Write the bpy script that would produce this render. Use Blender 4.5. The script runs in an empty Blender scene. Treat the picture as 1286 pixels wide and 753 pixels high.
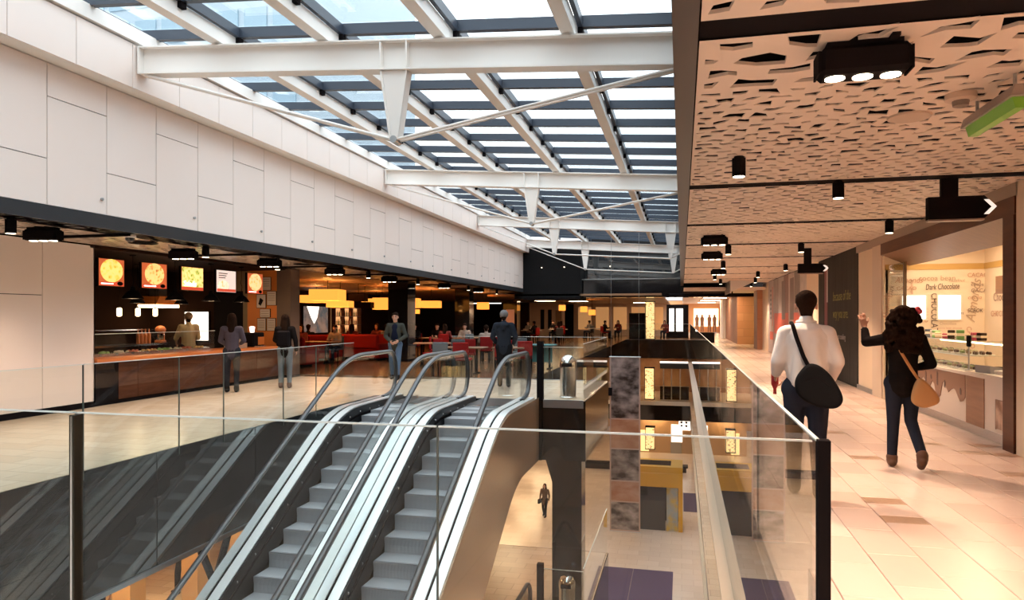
import bpy, bmesh, math, random
from mathutils import Vector, Matrix, Euler
S = bpy.context.scene
COL = S.collection
R = math.radians
random.seed(7)

# ------------------------------------------------------------------ camera, sky, exposure
cam_d = bpy.data.cameras.new('camera')
cam = bpy.data.objects.new('camera', cam_d); COL.objects.link(cam)
cam.location = (0, 0, 1.62)
cam.rotation_euler = (R(90), 0, math.atan(213 / 885))
cam_d.sensor_width = 36; cam_d.lens = 885 / 1286 * 36
cam_d.shift_y = 20.5 / 1286
cam_d.clip_end = 400
S.camera = cam
S.view_settings.view_transform = 'Standard'; S.view_settings.look = 'None'
S.view_settings.gamma = 1; S.view_settings.use_curve_mapping = False
S.view_settings.exposure = 0.3
S.cycles.use_denoising = True
S.cycles.max_bounces = 8; S.cycles.diffuse_bounces = 4; S.cycles.glossy_bounces = 4
S.cycles.transparent_max_bounces = 28; S.cycles.transmission_bounces = 4
S.cycles.sample_clamp_indirect = 6
S.cycles.caustics_reflective = False; S.cycles.caustics_refractive = False

SKY = 4.6
w = bpy.data.worlds.new('overcast_sky'); S.world = w; w.use_nodes = True
nt = w.node_tree; nt.nodes.clear()
tc = nt.nodes.new('ShaderNodeTexCoord'); sp = nt.nodes.new('ShaderNodeSeparateXYZ')
mr = nt.nodes.new('ShaderNodeMapRange'); mr.inputs[1].default_value = 0; mr.inputs[2].default_value = 1
mr.inputs[3].default_value = 1 / 3; mr.inputs[4].default_value = 1
cl = nt.nodes.new('ShaderNodeTexNoise'); cl.inputs['Scale'].default_value = 3; cl.inputs['Detail'].default_value = 4
cr = nt.nodes.new('ShaderNodeValToRGB')
cr.color_ramp.elements[0].position = .35; cr.color_ramp.elements[0].color = (.84, .92, 1, 1)
cr.color_ramp.elements[1].position = .65; cr.color_ramp.elements[1].color = (1, .965, .93, 1)
bg = nt.nodes.new('ShaderNodeBackground'); ou = nt.nodes.new('ShaderNodeOutputWorld')
mu = nt.nodes.new('ShaderNodeMath'); mu.operation = 'MULTIPLY'; mu.inputs[1].default_value = SKY
L = nt.links.new
L(tc.outputs['Generated'], sp.inputs[0]); L(sp.outputs[2], mr.inputs[0]); L(tc.outputs['Generated'], cl.inputs[0])
L(cl.outputs[0], cr.inputs[0]); L(cr.outputs[0], bg.inputs[0]); L(mr.outputs[0], mu.inputs[0])
L(mu.outputs[0], bg.inputs[1]); L(bg.outputs[0], ou.inputs[0])

# ------------------------------------------------------------------ materials
MATS = {}
def M(name, col, rough=.5, metal=0, em=None, es=0, noise=None, bump=None, ior=1.45, rnd=None, coat=0):
    """principled material; noise=(scale, colour2, stretch), bump=(scale, strength), rnd=colour2 picked per object"""
    if name in MATS: return MATS[name]
    if max(col) < .06 and rough > .35 and ior == 1.45: ior = 1.03
    m = bpy.data.materials.new(name); m.use_nodes = True; MATS[name] = m
    n = m.node_tree.nodes; l = m.node_tree.links.new
    b = n['Principled BSDF']
    b.inputs['Base Color'].default_value = (*col, 1); b.inputs['Roughness'].default_value = rough
    b.inputs['Metallic'].default_value = metal; b.inputs['IOR'].default_value = ior
    b.inputs['Coat Weight'].default_value = coat
    m.diffuse_color = (*col, 1)
    if em: b.inputs['Emission Color'].default_value = (*em, 1); b.inputs['Emission Strength'].default_value = es
    src = None
    if rnd:
        oi = n.new('ShaderNodeObjectInfo'); mx = n.new('ShaderNodeMix'); mx.data_type = 'RGBA'
        mx.inputs[6].default_value = (*col, 1); mx.inputs[7].default_value = (*rnd, 1)
        l(oi.outputs['Random'], mx.inputs[0]); src = mx.outputs[2]
    if noise:
        t = n.new('ShaderNodeTexCoord'); mp = n.new('ShaderNodeMapping')
        mp.inputs['Scale'].default_value = noise[2] if len(noise) > 2 else (1, 1, 1)
        no = n.new('ShaderNodeTexNoise'); no.inputs['Scale'].default_value = noise[0]; no.inputs['Detail'].default_value = 6
        mx = n.new('ShaderNodeMix'); mx.data_type = 'RGBA'
        mx.inputs[6].default_value = (*col, 1); mx.inputs[7].default_value = (*noise[1], 1)
        if src: l(src, mx.inputs[6])
        rp = n.new('ShaderNodeValToRGB'); rp.color_ramp.elements[0].position = .38; rp.color_ramp.elements[1].position = .66
        l(t.outputs['Object'], mp.inputs[0]); l(mp.outputs[0], no.inputs[0]); l(no.outputs[0], rp.inputs[0])
        l(rp.outputs[0], mx.inputs[0]); src = mx.outputs[2]
    if src: l(src, b.inputs['Base Color'])
    if bump:
        t = n.new('ShaderNodeTexCoord'); no = n.new('ShaderNodeTexNoise'); no.inputs['Scale'].default_value = bump[0]
        bp = n.new('ShaderNodeBump'); bp.inputs['Strength'].default_value = bump[1]; bp.inputs['Distance'].default_value = .02
        l(t.outputs['Object'], no.inputs[0]); l(no.outputs[0], bp.inputs['Height']); l(bp.outputs[0], b.inputs['Normal'])
    return m

def glass(name, tint, ior=1.5, rough=0.0):
    """thin architectural glass: clear transmission plus Fresnel reflection"""
    m = bpy.data.materials.new(name); m.use_nodes = True; MATS[name] = m
    n = m.node_tree.nodes; l = m.node_tree.links.new; n.clear()
    o = n.new('ShaderNodeOutputMaterial'); mx = n.new('ShaderNodeMixShader')
    lw = n.new('ShaderNodeLayerWeight'); pw = n.new('ShaderNodeMath'); pw.operation = 'POWER'; pw.inputs[1].default_value = 5
    f = n.new('ShaderNodeMath'); f.operation = 'MULTIPLY_ADD'; f0 = ((ior - 1) / (ior + 1)) ** 2
    f.inputs[1].default_value = 1 - f0; f.inputs[2].default_value = f0
    l(lw.outputs['Facing'], pw.inputs[0]); l(pw.outputs[0], f.inputs[0])
    t = n.new('ShaderNodeBsdfTransparent'); t.inputs[0].default_value = (*tint, 1)
    g = n.new('ShaderNodeBsdfGlossy'); g.inputs['Roughness'].default_value = rough; g.inputs[0].default_value = (1, 1, 1, 1)
    l(f.outputs[0], mx.inputs[0]); l(t.outputs[0], mx.inputs[1]); l(g.outputs[0], mx.inputs[2]); l(mx.outputs[0], o.inputs[0])
    m.diffuse_color = (*tint, .3)
    return m

def tiles(name, col, col2, grout, sx, sy, rough=.3, axis='XY'):
    """brick-pattern tile material for surfaces seen too far off to pick tiles apart"""
    m = bpy.data.materials.new(name); m.use_nodes = True; MATS[name] = m
    n = m.node_tree.nodes; l = m.node_tree.links.new; b = n['Principled BSDF']; b.inputs['Roughness'].default_value = rough
    t = n.new('ShaderNodeTexCoord'); mp = n.new('ShaderNodeMapping')
    if axis == 'YX': mp.inputs['Rotation'].default_value = (0, 0, R(90))
    if axis == 'YZ': mp.inputs['Rotation'].default_value = (R(90), 0, R(90))
    if axis == 'XZ': mp.inputs['Rotation'].default_value = (R(90), 0, 0)
    br = n.new('ShaderNodeTexBrick'); br.inputs['Scale'].default_value = 1
    br.inputs['Color1'].default_value = (*col, 1); br.inputs['Color2'].default_value = (*col2, 1); br.inputs['Mortar'].default_value = (*grout, 1)
    br.inputs['Brick Width'].default_value = sx; br.inputs['Row Height'].default_value = sy; br.inputs['Mortar Size'].default_value = .006
    l(t.outputs['Object'], mp.inputs[0]); l(mp.outputs[0], br.inputs[0]); l(br.outputs[0], b.inputs['Base Color'])
    m.diffuse_color = (*col, 1)
    return m

WHITE = M('white_lacquer_panel', (.87, .765, .715), .4, noise=(.6, (.85, .745, .69)))
WHITEST = M('white_painted_steel', (.86, .82, .78), .45)
BLACK = M('black_paint', (.012, .010, .011), .5)
BLACKG = M('black_gloss', (.012, .012, .014), .06, ior=1.6)
NAVY = M('dark_navy_steel', (.035, .045, .065), .4)
GREYMETAL = M('grey_metal', (.45, .46, .47), .35, .9)
STEEL = M('brushed_steel', (.72, .73, .74), .22, 1.0)
CHROME = M('polished_steel', (.8, .8, .8), .08, 1.0)
DARKGLOSS = M('back_painted_dark_glass', (.030, .031, .033), 0, ior=1.9)
BROWNGLOSS = M('dark_brown_glossy_cladding', (.02, .014, .011), .05, ior=1.7)
GLASS = glass('clear_balustrade_glass', (.955, .975, .965), 1.36)
ROOFGLASS = glass('roof_glass', (.90, .95, .97), 1.45)
EDGE = M('glass_polished_edge', (.74, .80, .78), .15)
TILEW = M('cream_stone_tile', (.78, .59, .50), .24, rnd=(.66, .48, .40), noise=(2.2, (.70, .51, .42), (1, .35, 1)), ior=1.5)
TILEACC = M('brown_ribbed_tile', (.33, .20, .13), .4, noise=(30, (.42, .27, .18), (1, 8, 1)))
GROUT = M('tile_grout', (.34, .25, .19), .8)
FLOORW = tiles('cream_stone_floor', (.76, .60, .49), (.68, .52, .42), (.4, .3, .23), .6, .33, .22, 'YX')
FLOORG = tiles('gallery_stone_floor', (.72, .57, .43), (.64, .49, .36), (.45, .35, .27), .6, .33, .25)
FLOORD = M('dark_wood_floor', (.15, .075, .035), .16, noise=(2, (.22, .11, .05), (8, 1, 1)))
FLOORL = tiles('lower_hall_floor', (.72, .62, .55), (.64, .54, .47), (.5, .4, .34), .9, .6, .25)
CEILW = M('cream_perforated_panel', (.88, .72, .60), .5)
WOODB = M('dark_brown_veneer', (.062, .020, .010), .35, noise=(1.5, (.095, .033, .016), (1, 1, 9)), ior=1.25)
WOODM = M('mid_brown_veneer', (.22, .10, .05), .35, noise=(1.6, (.28, .13, .065), (1, 1, 9)))
BEIGE = M('beige_cladding', (.50, .36, .25), .18, .35)
CREAM = M('cream_plaster', (.78, .60, .42), .6)
PALE = M('pale_column_paint', (.86, .68, .50), .6)
ORANGE = M('orange_paint', (.62, .17, .025), .5)
ORANGETOP = M('orange_counter_top', (.60, .18, .05), .25)
REDFAB = M('red_fabric', (.24, .012, .012), .8, ior=1.2)
GREYFAB = M('grey_fabric', (.10, .11, .12), .8)
TEAL = M('teal_fabric', (.05, .17, .18), .7)
DARKWALL = M('dark_brown_wall', (.028, .014, .010), .5)
LAMPON = M('lamp_lens_lit', (1, .9, .75), .5, em=(1, .82, .58), es=9)
ORANGELAMP = M('orange_lampshade_lit', (.8, .4, .1), .6, em=(1, .36, .05), es=1.15)
WARMLAMP = M('warm_tube_lit', (1, .85, .6), .5, em=(1, .72, .38), es=6)
PANELLIGHT = M('warm_ceiling_light', (1, .9, .7), .5, em=(1, .70, .40), es=12)
WHITELIGHT = M('white_screen_lit', (1, .95, .9), .5, em=(1, .88, .78), es=1.6)
SKIN = M('skin', (.50, .27, .19), .5)
HAIRD = M('dark_hair', (.018, .010, .007), .45, bump=(60, .5))

# ------------------------------------------------------------------ mesh helpers
class MB:
    def __init__(s): s.v = []; s.f = []
    def poly(s, pts, faces):
        o = len(s.v); s.v += [tuple(p) for p in pts]; s.f += [tuple(i + o for i in f) for f in faces]; return s
    def box(s, x0, x1, y0, y1, z0, z1, mat=None):
        p = [(x, y, z) for z in (z0, z1) for y in (y0, y1) for x in (x0, x1)]
        if mat is not None: p = [tuple(mat @ Vector(q)) for q in p]
        return s.poly(p, [(0, 2, 3, 1), (4, 5, 7, 6), (0, 1, 5, 4), (2, 6, 7, 3), (0, 4, 6, 2), (1, 3, 7, 5)])
    def bevbox(s, x0, x1, y0, y1, z0, z1, b=.02):
        """box with chamfered vertical edges and chamfered top/bottom rims"""
        def ring(i, z): return [(x0 + b, y0 + i, z), (x1 - b, y0 + i, z), (x1 - i, y0 + b, z), (x1 - i, y1 - b, z), (x1 - b, y1 - i, z), (x0 + b, y1 - i, z), (x0 + i, y1 - b, z), (x0 + i, y0 + b, z)]
        return s.loft([ring(b, z0), ring(0, z0 + b), ring(0, z1 - b), ring(b, z1)])
    def loft(s, rings, cap=True, closed=False):
        o = len(s.v); n = len(rings[0])
        for r in rings: s.v += [tuple(p) for p in r]
        m = len(rings)
        for i in range(m if closed else m - 1):
            a = o + i * n; b = o + ((i + 1) % m) * n
            for j in range(n): k = (j + 1) % n; s.f.append((a + j, a + k, b + k, b + j))
        if cap and not closed:
            s.f.append(tuple(o + j for j in reversed(range(n)))); s.f.append(tuple(o + (m - 1) * n + j for j in range(n)))
        return s
    def cyl(s, c, r, z0, z1, n=16, r2=None):
        r2 = r if r2 is None else r2
        return s.loft([[(c[0] + q * math.cos(2 * math.pi * i / n), c[1] + q * math.sin(2 * math.pi * i / n), z) for i in range(n)] for q, z in ((r, z0), (r2, z1))])
    def lathe(s, prof, c=(0, 0, 0), n=20):
        return s.loft([[(c[0] + r * math.cos(2 * math.pi * i / n), c[1] + r * math.sin(2 * math.pi * i / n), c[2] + z) for i in range(n)] for r, z in prof])
    def tube(s, path, r, n=8, ry=None, closed=False):
        P = [Vector(p) for p in path]; rings = []; up = Vector((0, 0, 1)); prev = None
        for i, p in enumerate(P):
            t = (P[(i + 1) % len(P)] - P[i - 1]) if (closed or 0 < i < len(P) - 1) else (P[1] - P[0] if i == 0 else P[-1] - P[-2])
            t.normalize()
            if prev is None:
                a = t.cross(up)
                if a.length < .05: a = t.cross(Vector((1, 0, 0)))
                a.normalize()
            else:
                a = prev - t * prev.dot(t); a.normalize()
            prev = a; b = a.cross(t); rr = r[i] if isinstance(r, (list, tuple)) else r
            rings.append([tuple(p + a * math.cos(q) * rr + b * math.sin(q) * (ry or rr)) for q in (2 * math.pi * j / n for j in range(n))])
        return s.loft(rings, cap=True, closed=closed)
    def prism(s, pts2, axis, a0, a1):
        """extrude a 2-D outline along an axis ('x': pts are (y,z); 'y': (x,z); 'z': (x,y))"""
        f = {'x': lambda p, a: (a, p[0], p[1]), 'y': lambda p, a: (p[0], a, p[1]), 'z': lambda p, a: (p[0], p[1], a)}[axis]
        return s.loft([[f(p, a) for p in pts2] for a in (a0, a1)])
    def sphere(s, c, r, n=10, m=6, sc=(1, 1, 1)):
        rings = []
        for i in range(m + 1):
            th = math.pi * (i + .0) / m; q = max(math.sin(th), .02)
            rings.append([(c[0] + sc[0] * r * q * math.cos(2 * math.pi * j / n), c[1] + sc[1] * r * q * math.sin(2 * math.pi * j / n), c[2] - sc[2] * r * math.cos(th)) for j in range(n)])
        return s.loft(rings)
    def soft(s, name, mat, parent=None, lv=2):
        o = s.build(name, mat); md = o.modifiers.new('s', 'SUBSURF'); md.levels = lv
        dg = bpy.context.evaluated_depsgraph_get(); me = bpy.data.meshes.new_from_object(o.evaluated_get(dg)); bpy.data.objects.remove(o)
        me.polygons.foreach_set('use_smooth', [True] * len(me.polygons)); me.name = name
        return obj(name, me, parent)
    def build(s, name, mat, parent=None, smooth=False, loc=None, rot=None):
        me = bpy.data.meshes.new(name); me.from_pydata(s.v, [], s.f)
        bm = bmesh.new(); bm.from_mesh(me); bmesh.ops.recalc_face_normals(bm, faces=bm.faces[:]); bm.to_mesh(me); bm.free()
        if smooth:
            me.polygons.foreach_set('use_smooth', [True] * len(me.polygons)); me.set_sharp_from_angle(angle=R(40))
        if mat: me.materials.append(mat)
        return obj(name, me, parent, loc, rot)
def rounded(pts, f=.22):
    n = len(pts); o = []
    for i, p in enumerate(pts):
        a, b = pts[i - 1], pts[(i + 1) % n]
        o += [(p[0] + (a[0] - p[0]) * f, p[1] + (a[1] - p[1]) * f), (p[0] + (b[0] - p[0]) * f, p[1] + (b[1] - p[1]) * f)]
    return o
def obj(name, me, parent=None, loc=None, rot=None):
    o = bpy.data.objects.new(name, me); COL.objects.link(o)
    if parent: o.parent = parent
    if loc is not None: o.location = loc
    if rot is not None: o.rotation_euler = rot
    return o
def tag(o, label=None, cat=None, group=None, kind=None):
    if label: o['label'] = label
    if cat: o['category'] = cat
    if group: o['group'] = group
    if kind: o['kind'] = kind
    return o
def thing(name, label, cat, loc=(0, 0, 0), rz=0, group=None):
    o = obj(name, None, None, loc, (0, 0, rz)); o.empty_display_size = .2
    return tag(o, label, cat, group)
def struct(o, label=None, cat=None): return tag(o, label, cat, None, 'structure')
def copytree(root, loc=None, rz=None, label=None, group=None):
    def rec(o, par):
        c = o.copy(); COL.objects.link(c)
        if par: c.parent = par
        for ch in o.children: rec(ch, c)
        return c
    r = rec(root, None)
    if loc is not None: r.location = loc
    if rz is not None: r.rotation_euler[2] = rz
    if label: r['label'] = label
    if group: r['group'] = group
    return r
def B(name, mat, par, *boxes):
    m = MB()
    for b in boxes: m.box(*b)
    return m.build(name, mat, par)
def text(name, s, size, loc, rot, mat, parent=None, ext=.002, align='LEFT', shear=0, sx=1, bold=0):
    c = bpy.data.curves.new(name, 'FONT'); c.body = s; c.size = size; c.extrude = ext; c.align_x = align; c.shear = shear; c.resolution_u = 3; c.offset = bold
    o = bpy.data.objects.new(name, c); COL.objects.link(o)
    dg = bpy.context.evaluated_depsgraph_get(); me = bpy.data.meshes.new_from_object(o.evaluated_get(dg))
    bpy.data.objects.remove(o); me.materials.clear(); me.materials.append(mat)
    q = obj(name, me, parent, loc, rot); q.scale = (sx, 1, 1)
    return q
def spot(par, loc, power, size=R(95), col=(1, .71, .50), blend=.7, rad=.05, aim=None):
    d = bpy.data.lights.new('spot', 'SPOT'); d.energy = power; d.color = col; d.spot_size = size; d.spot_blend = blend; d.shadow_soft_size = rad
    o = bpy.data.objects.new('spot_light', d); COL.objects.link(o); o.parent = par; o.location = loc
    if aim: o.rotation_euler = Vector(aim).to_track_quat('-Z', 'Y').to_euler()
    return o
def point(par, loc, power, col=(1, .6, .3), rad=.1):
    d = bpy.data.lights.new('bulb', 'POINT'); d.energy = power; d.color = col; d.shadow_soft_size = rad
    o = bpy.data.objects.new('bulb_light', d); COL.objects.link(o); o.parent = par; o.location = loc
    return o
# ================================================================== LARGE STRUCTURE
LW, LW2, UB, LG = -10.2, -8.2, -7.9, -6.1          # left shop line, left upper wall, upper band, gallery edge
RX, RW = .56, 3.85                                   # right balustrade line, right shop line
BY0, BY1 = 13.4, 17.7                                # bridge
LV = 4.3

# --- right walkway floor with single tiles
fw = struct(B('floor_walkway', GROUT, None, (RX + .01, RW + 2.6, -6, 90, -.3, -.012), (LG, RX, -6, 3.18, -.3, -.012)))
TW, TL = .33, .60
tm = MB().bevbox(.003, TW - .003, .003, TL - .003, -.02, 0, .004).build('tile', TILEW, fw); tmesh = tm.data
bpy.data.objects.remove(tm)
accm = MB().bevbox(.003, TW - .003, .003, .2, -.02, 0, .004).build('accent_tile', TILEACC, fw); amesh = accm.data
bpy.data.objects.remove(accm)
acc2 = MB().bevbox(.003, TW - .003, .206, TL - .003, -.02, 0, .004).build('tile', TILEW, fw); a2mesh = acc2.data
bpy.data.objects.remove(acc2)
rt = random.Random(3)
ncol = 10; YT0, YT1 = 3.0, 17.4
for i in range(ncol):
    off = (i * .37) % .6 + rt.choice((0, .15, .3))
    y = YT0 - (off % .6)
    while y < YT1:
        x = RX + .012 + i * TW
        if rt.random() < .07:
            obj('accent_tile', amesh, fw, (x, y, 0)); obj('tile', a2mesh, fw, (x, y, 0))
        else: obj('tile', tmesh, fw, (x, y, 0))
        y += TL
B('floor_far', FLOORW, fw, (RX, RW, YT1 + .55, 90, -.05, 0))
B('floor_near', FLOORW, fw, (LG, RX, -6, 3.18, -.05, 0), (RX, RW, -6, 2.35, -.05, 0))
# shop floor
B('shop_floor', FLOORW, fw, (RW + .01, RW + 2.6, 8.5, 16, -.05, 0))

# --- level 0 left gallery, bridge and floor beyond
fg = struct(B('floor_gallery', FLOORG, None, (-14.5, LG - .01, -6, BY0, -.3, 0), (LW, LG, BY0, 17.2, -.3, 0), (LG, -1.8, BY0, BY1, -.3, 0)))
fd = struct(B('floor_cafe', FLOORD, None, (-20, LG, BY1, 64, -.3, 0), (LG, -3.8, BY1, 64, -.3, 0), (-3.8, RX, 50, 90, -.3, 0), (-20, LW, 17.2, BY1, -.3, 0)))
# --- lower levels
f1 = struct(B('floor_lower', FLOORG, None, (-20, LG, -2, BY1, -LV - .3, -LV), (LG, -1.8, BY0, BY1, -LV - .3, -LV), (-20, -8.2, BY1, 64, -LV - .3, -LV),
      (-8.2, RX, 50, 64, -LV - .3, -LV), (RX, 12, -2, 64, -LV - .3, -LV), (LG, RX, -2, 3.4, -LV - .3, -LV)))
f2 = struct(B('floor_ground', FLOORL, None, (-20, 12, -2, 66, -2 * LV - .3, -2 * LV)))

# --- slab edges round the voids
tr = struct(B('trim_slab_edge', DARKGLOSS, None, (LG - .12, LG, 3.18, BY0, -1.36, -.004)))
B('edge_lip', GREYMETAL, tr, (LG - .12, LG + .03, 3.18, BY0, -1.42, -1.362))
for y in (5.2, 7.2, 9.2, 11.2): B('joint', BLACK, tr, (LG - .001, LG + .002, y - .006, y + .006, -1.36, -.01))
tr2 = struct(B('trim_mirror_edge', DARKGLOSS, None, (RX, RX + .12, 3.18, 90, -1.5, -.004)))
B('ledge', M('pale_wood_ledge', (.72, .50, .34), .4), tr2, (RX - .13, RX + .1, 3.18, 60, -1.535, -1.502))
tr3 = struct(B('trim_bridge_edge', BROWNGLOSS, None, (-2.66, -1.8, BY0 - .02, BY0 + .06, -1.15, -.004), (-1.86, -1.78, BY0, BY1, -1.15, -.004), (LG, -2.66, BY0 - .02, BY0 + .06, -1.15, -.02), (-3.86, -3.78, BY1, 50, -1.3, -.004), (-3.8, RX, 49.94, 50.02, -1.3, -.004), (-3.8, -1.8, BY1 - .04, BY1 + .04, -1.15, -.004)))
tr4 = struct(B('trim_lower_edge', BROWNGLOSS, None, (LG, -1.8, BY0 - .02, BY0 + .06, -LV - 1.15, -LV - .004), (-1.86, -1.78, BY0, BY1, -LV - 1.15, -LV - .004), (-8.28, -8.2, BY1, 50, -LV - 1.3, -LV - .004), (-8.2, RX, 49.94, 50.02, -LV - 1.3, -LV - .25), (LG, -1.8, BY1 - .04, BY1 + .04, -LV - 1.15, -LV - .004), (LG - .1, LG, 3, BY0, -LV - 1.2, -LV - .004)))
B('bright_nosing', WHITEST, tr4, (-8.2, RX, 49.9, 50.03, -LV - .25, -LV + .02))
# lower ceilings (undersides)
cu = struct(B('ceiling_lower', CREAM, None, (-20, LG - .12, -2, 64, -1.40, -1.3), (LG, -1.86, BY0 + .06, BY1, -1.15, -1.1), (LG, -3.86, BY1, 64, -1.3, -1.25), (RX + .12, 12, -2, 64, -1.6, -1.5), (-3.86, RX, 50, 64, -1.3, -1.25)))
cu2 = struct(B('ceiling_ground', CREAM, None, (-20, LG - .1, -2, BY1, -LV - 1.3, -LV - 1.2), (-20, -8.28, BY1, 64, -LV - 1.3, -LV - 1.25), (RX, 12, -2, 64, -LV - 1.3, -LV - 1.2), (-8.2, RX, 50, 64, -LV - 1.3, -LV - 1.25)))
# outer walls of the lower levels
wl = struct(B('wall_lower', M('warm_shopfront', (.62, .40, .20), .5, noise=(.35, (.30, .16, .07))), None, (-20.2, -20, -2, 66, -9, -.3), (12, 12.2, -2, 66, -9, -.3), (-20, 12, 66, 66.2, -9, -.3), (-20, 12, -2.2, -2, -9, -.3)))

# --- left upper wall: 1 m columns of two panels each, staggered
wl1 = struct(B('wall_left', M('panel_backing', (.05, .045, .04), .8), None, (LW2 - .5, LW2 - .03, -6, 36.6, 3.1, 5.0)))
zl, zh = 3.72, 4.55; g = .006
pm = {}
def panel(par, key, y0, y1, z0, z1, x, t=.03, mat=WHITE):
    k = (round(y1 - y0, 2), round(z1 - z0, 2), t, mat.name)
    if k not in pm:
        a = y1 - y0; c = z1 - z0; m = MB().box(-t, 0, g, a - g, g, c - g); q = m.build('panel', mat, par); pm[k] = q.data; q.location = (x, y0, z0); return q
    return obj('panel', pm[k], par, (x, y0, z0))
STUDM = MB().cyl((0, 0), .022, 0, .03, 10).build('stud', GREYMETAL, wl1, True).data
bpy.data.objects.remove(bpy.data.objects['stud'])
for i in range(-2, 29):
    y0 = 7.66 + i; y1 = min(y0 + 1, 36.6)
    zs = zl if i % 2 == 1 or i % 2 == -1 else zh
    panel(wl1, 0, y0, y1, 3.1, zs, LW2); panel(wl1, 0, y0, y1, zs, 5.0, LW2)
    if i % 2 == 0: obj('stud', STUDM, wl1, (LW2, y1 - .1, 3.32), (0, R(90), 0))
wl2 = struct(B('wall_left_upper', WHITEST, None, (LW2 - .5, UB - .03, -6, 37.5, 5.004, 5.66)))
B('edge_backing', NAVY, wl2, (LW2 - .6, LW2 - .4, -6, 37.5, 5.66, 6.3))
for i in range(-2, 31):
    y0 = 6.83 + i; panel(wl2, 1, y0, min(y0 + 1, 37.5), 5.0, 5.66, UB)
B('edge_beam', WHITEST, wl2, (UB - .2, UB + .05, -6, 37.5, 5.68, 5.88))
tf = struct(B('trim_fascia', M('charcoal_fascia', (.03, .033, .038), .35), None, (LW2 - .5, LW2 + .01, -6, 36.6, 2.9, 3.098)))
B('unseen_roof_over_gallery', DARKWALL, tf, (-20, LW2 - .5, -6, 64, 3.02, 3.3))  # unseen slab, closes the building so sky light does not leak in

# --- white panelled wall below the gallery ceiling
ww = struct(B('wall_gallery', M('panel_backing', (.05, .045, .04), .8), None, (LW - .5, LW - .03, -6, 10.5, 0, 2.88)))
B('plinth', BLACK, ww, (LW - .4, LW - .01, -6, 10.5, 0, .1))
for y0, y1, zs in ((6.44, 7.44, 1.97), (7.44, 8.44, None), (8.44, 9.44, 1.97), (9.44, 10.5, None)):
    if zs: panel(ww, 2, y0, y1, .1, zs, LW); panel(ww, 2, y0, y1, zs, 2.88, LW)
    else: panel(ww, 2, y0, y1, .1, 2.88, LW)
panel(ww, 2, 10.47, 10.5, .1, 2.88, LW)

# --- perforated ceilings
def perforated(x0, x1, y0, y1, z, cx, cy, seed, thick=.022):
    """panel with irregular polygon holes: brick-offset cells on a jittered node grid, each cell a ring round its hole"""
    r = random.Random(seed); nx = max(2, round((x1 - x0) / cx)); ny = max(2, round((y1 - y0) / cy)); m = MB(); W = 2 * nx
    P = [[(x0 + (x1 - x0) * (i + (r.uniform(-.42, .42) if 0 < i < W else 0)) / W, y0 + (y1 - y0) * (j + (r.uniform(-.33, .33) if 0 < j < ny else 0)) / ny) for j in range(ny + 1)] for i in range(W + 1)]
    for j in range(ny):
        i = -(j % 2)
        while i < W:
            a = max(i, 0); b = min(i + 2, W); i += 2
            o = [P[k][j] for k in range(a, b + 1)] + [P[k][j + 1] for k in range(b, a - 1, -1)]; n = len(o)
            e = (sum(p[0] for p in o) / n, sum(p[1] for p in o) / n)
            th = r.uniform(-.9, .9); c, s_ = math.cos(th), math.sin(th); k1 = r.choice((.48, .6, .68, .74)); k2 = k1 * r.choice((.5, .65, .85, .95))
            inn = []
            for p in o:
                dx, dy = p[0] - e[0], p[1] - e[1]; u, v = dx * c + dy * s_, -dx * s_ + dy * c; f = r.uniform(.82, 1.0)
                u *= k1 * f; v *= k2 * f; inn.append((e[0] + u * c - v * s_, e[1] + u * s_ + v * c))
            q = len(m.v)
            m.v += [(p[0], p[1], z) for p in o] + [(p[0], p[1], z) for p in inn] + [(p[0], p[1], z + thick) for p in inn]
            for k in range(n):
                t = (k + 1) % n
                m.f.append((q + k, q + n + k, q + n + t, q + t)); m.f.append((q + n + k, q + 2 * n + k, q + 2 * n + t, q + n + t))
    return m
def rawbuild(m, name, mat, par):
    me = bpy.data.meshes.new(name); me.from_pydata(m.v, [], m.f); me.materials.append(mat); return obj(name, me, par)
CZ = 3.2
cr_ = struct(B('ceiling', BLACK, None, (.09, RW + .1, -6, 90, CZ + .32, CZ + .42)))
B('unseen_roof_over_walkway', DARKWALL, cr_, (.09, 12, -6, 90, CZ + .6, CZ + .8))  # out of view, added to keep sky light from coming in overhead
cuts = [-2, 1.2, 4.05, 8.93, 12.64, 16.2, 19.9, 23.6, 27.3, 31.0, 34.7]
for k in range(len(cuts) - 1):
    y0, y1 = cuts[k] + .14, cuts[k + 1] - .14
    if k == 2:
        rawbuild(perforated(.1, RW, y0, 5.15, CZ, .36, .26, 50), 'ceiling_panel', CEILW, cr_)
        rawbuild(perforated(.1, RW, 5.15, y1, CZ, .20, .15, 51, .010), 'ceiling_panel', CEILW, cr_)
    else:
        c = .34 if k < 2 else .22 if k < 5 else .28
        rawbuild(perforated(.1, RW, y0, y1, CZ, c, c * .76, 60 + k, .010 if k > 2 else .022), 'ceiling_panel', CEILW, cr_)
    m = MB().box(.1, RW, cuts[k + 1] - .14, cuts[k + 1] + .14, CZ + .012, CZ + .09); m.build('light_track', BLACK, cr_)
B('ceiling_far', CEILW, cr_, (.1, RW + .1, 34.8, 90, CZ - .3, CZ - .2))
te = struct(B('trim_ceiling_edge', M('bronze_fascia', (.045, .034, .028), .3), None, (-.05, .09, -6, 46, CZ - .01, 6.2)))
cl_ = struct(B('ceiling_gallery', M('charcoal_fascia', (.03, .033, .038), .35), None, (LW - .3, LW2 - .02, -6, 36.6, 2.99, 3.02)))
for k in range(5):
    y0 = 2 + k * 7; rawbuild(perforated(LW if y0 > 9 else LW, LW2 - .02, y0, y0 + 6.98, 2.9, .28, .22, 90 + k, .04), 'ceiling_panel', M('gallery_perforated_panel', (.50, .40, .32), .3), cl_)
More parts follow.
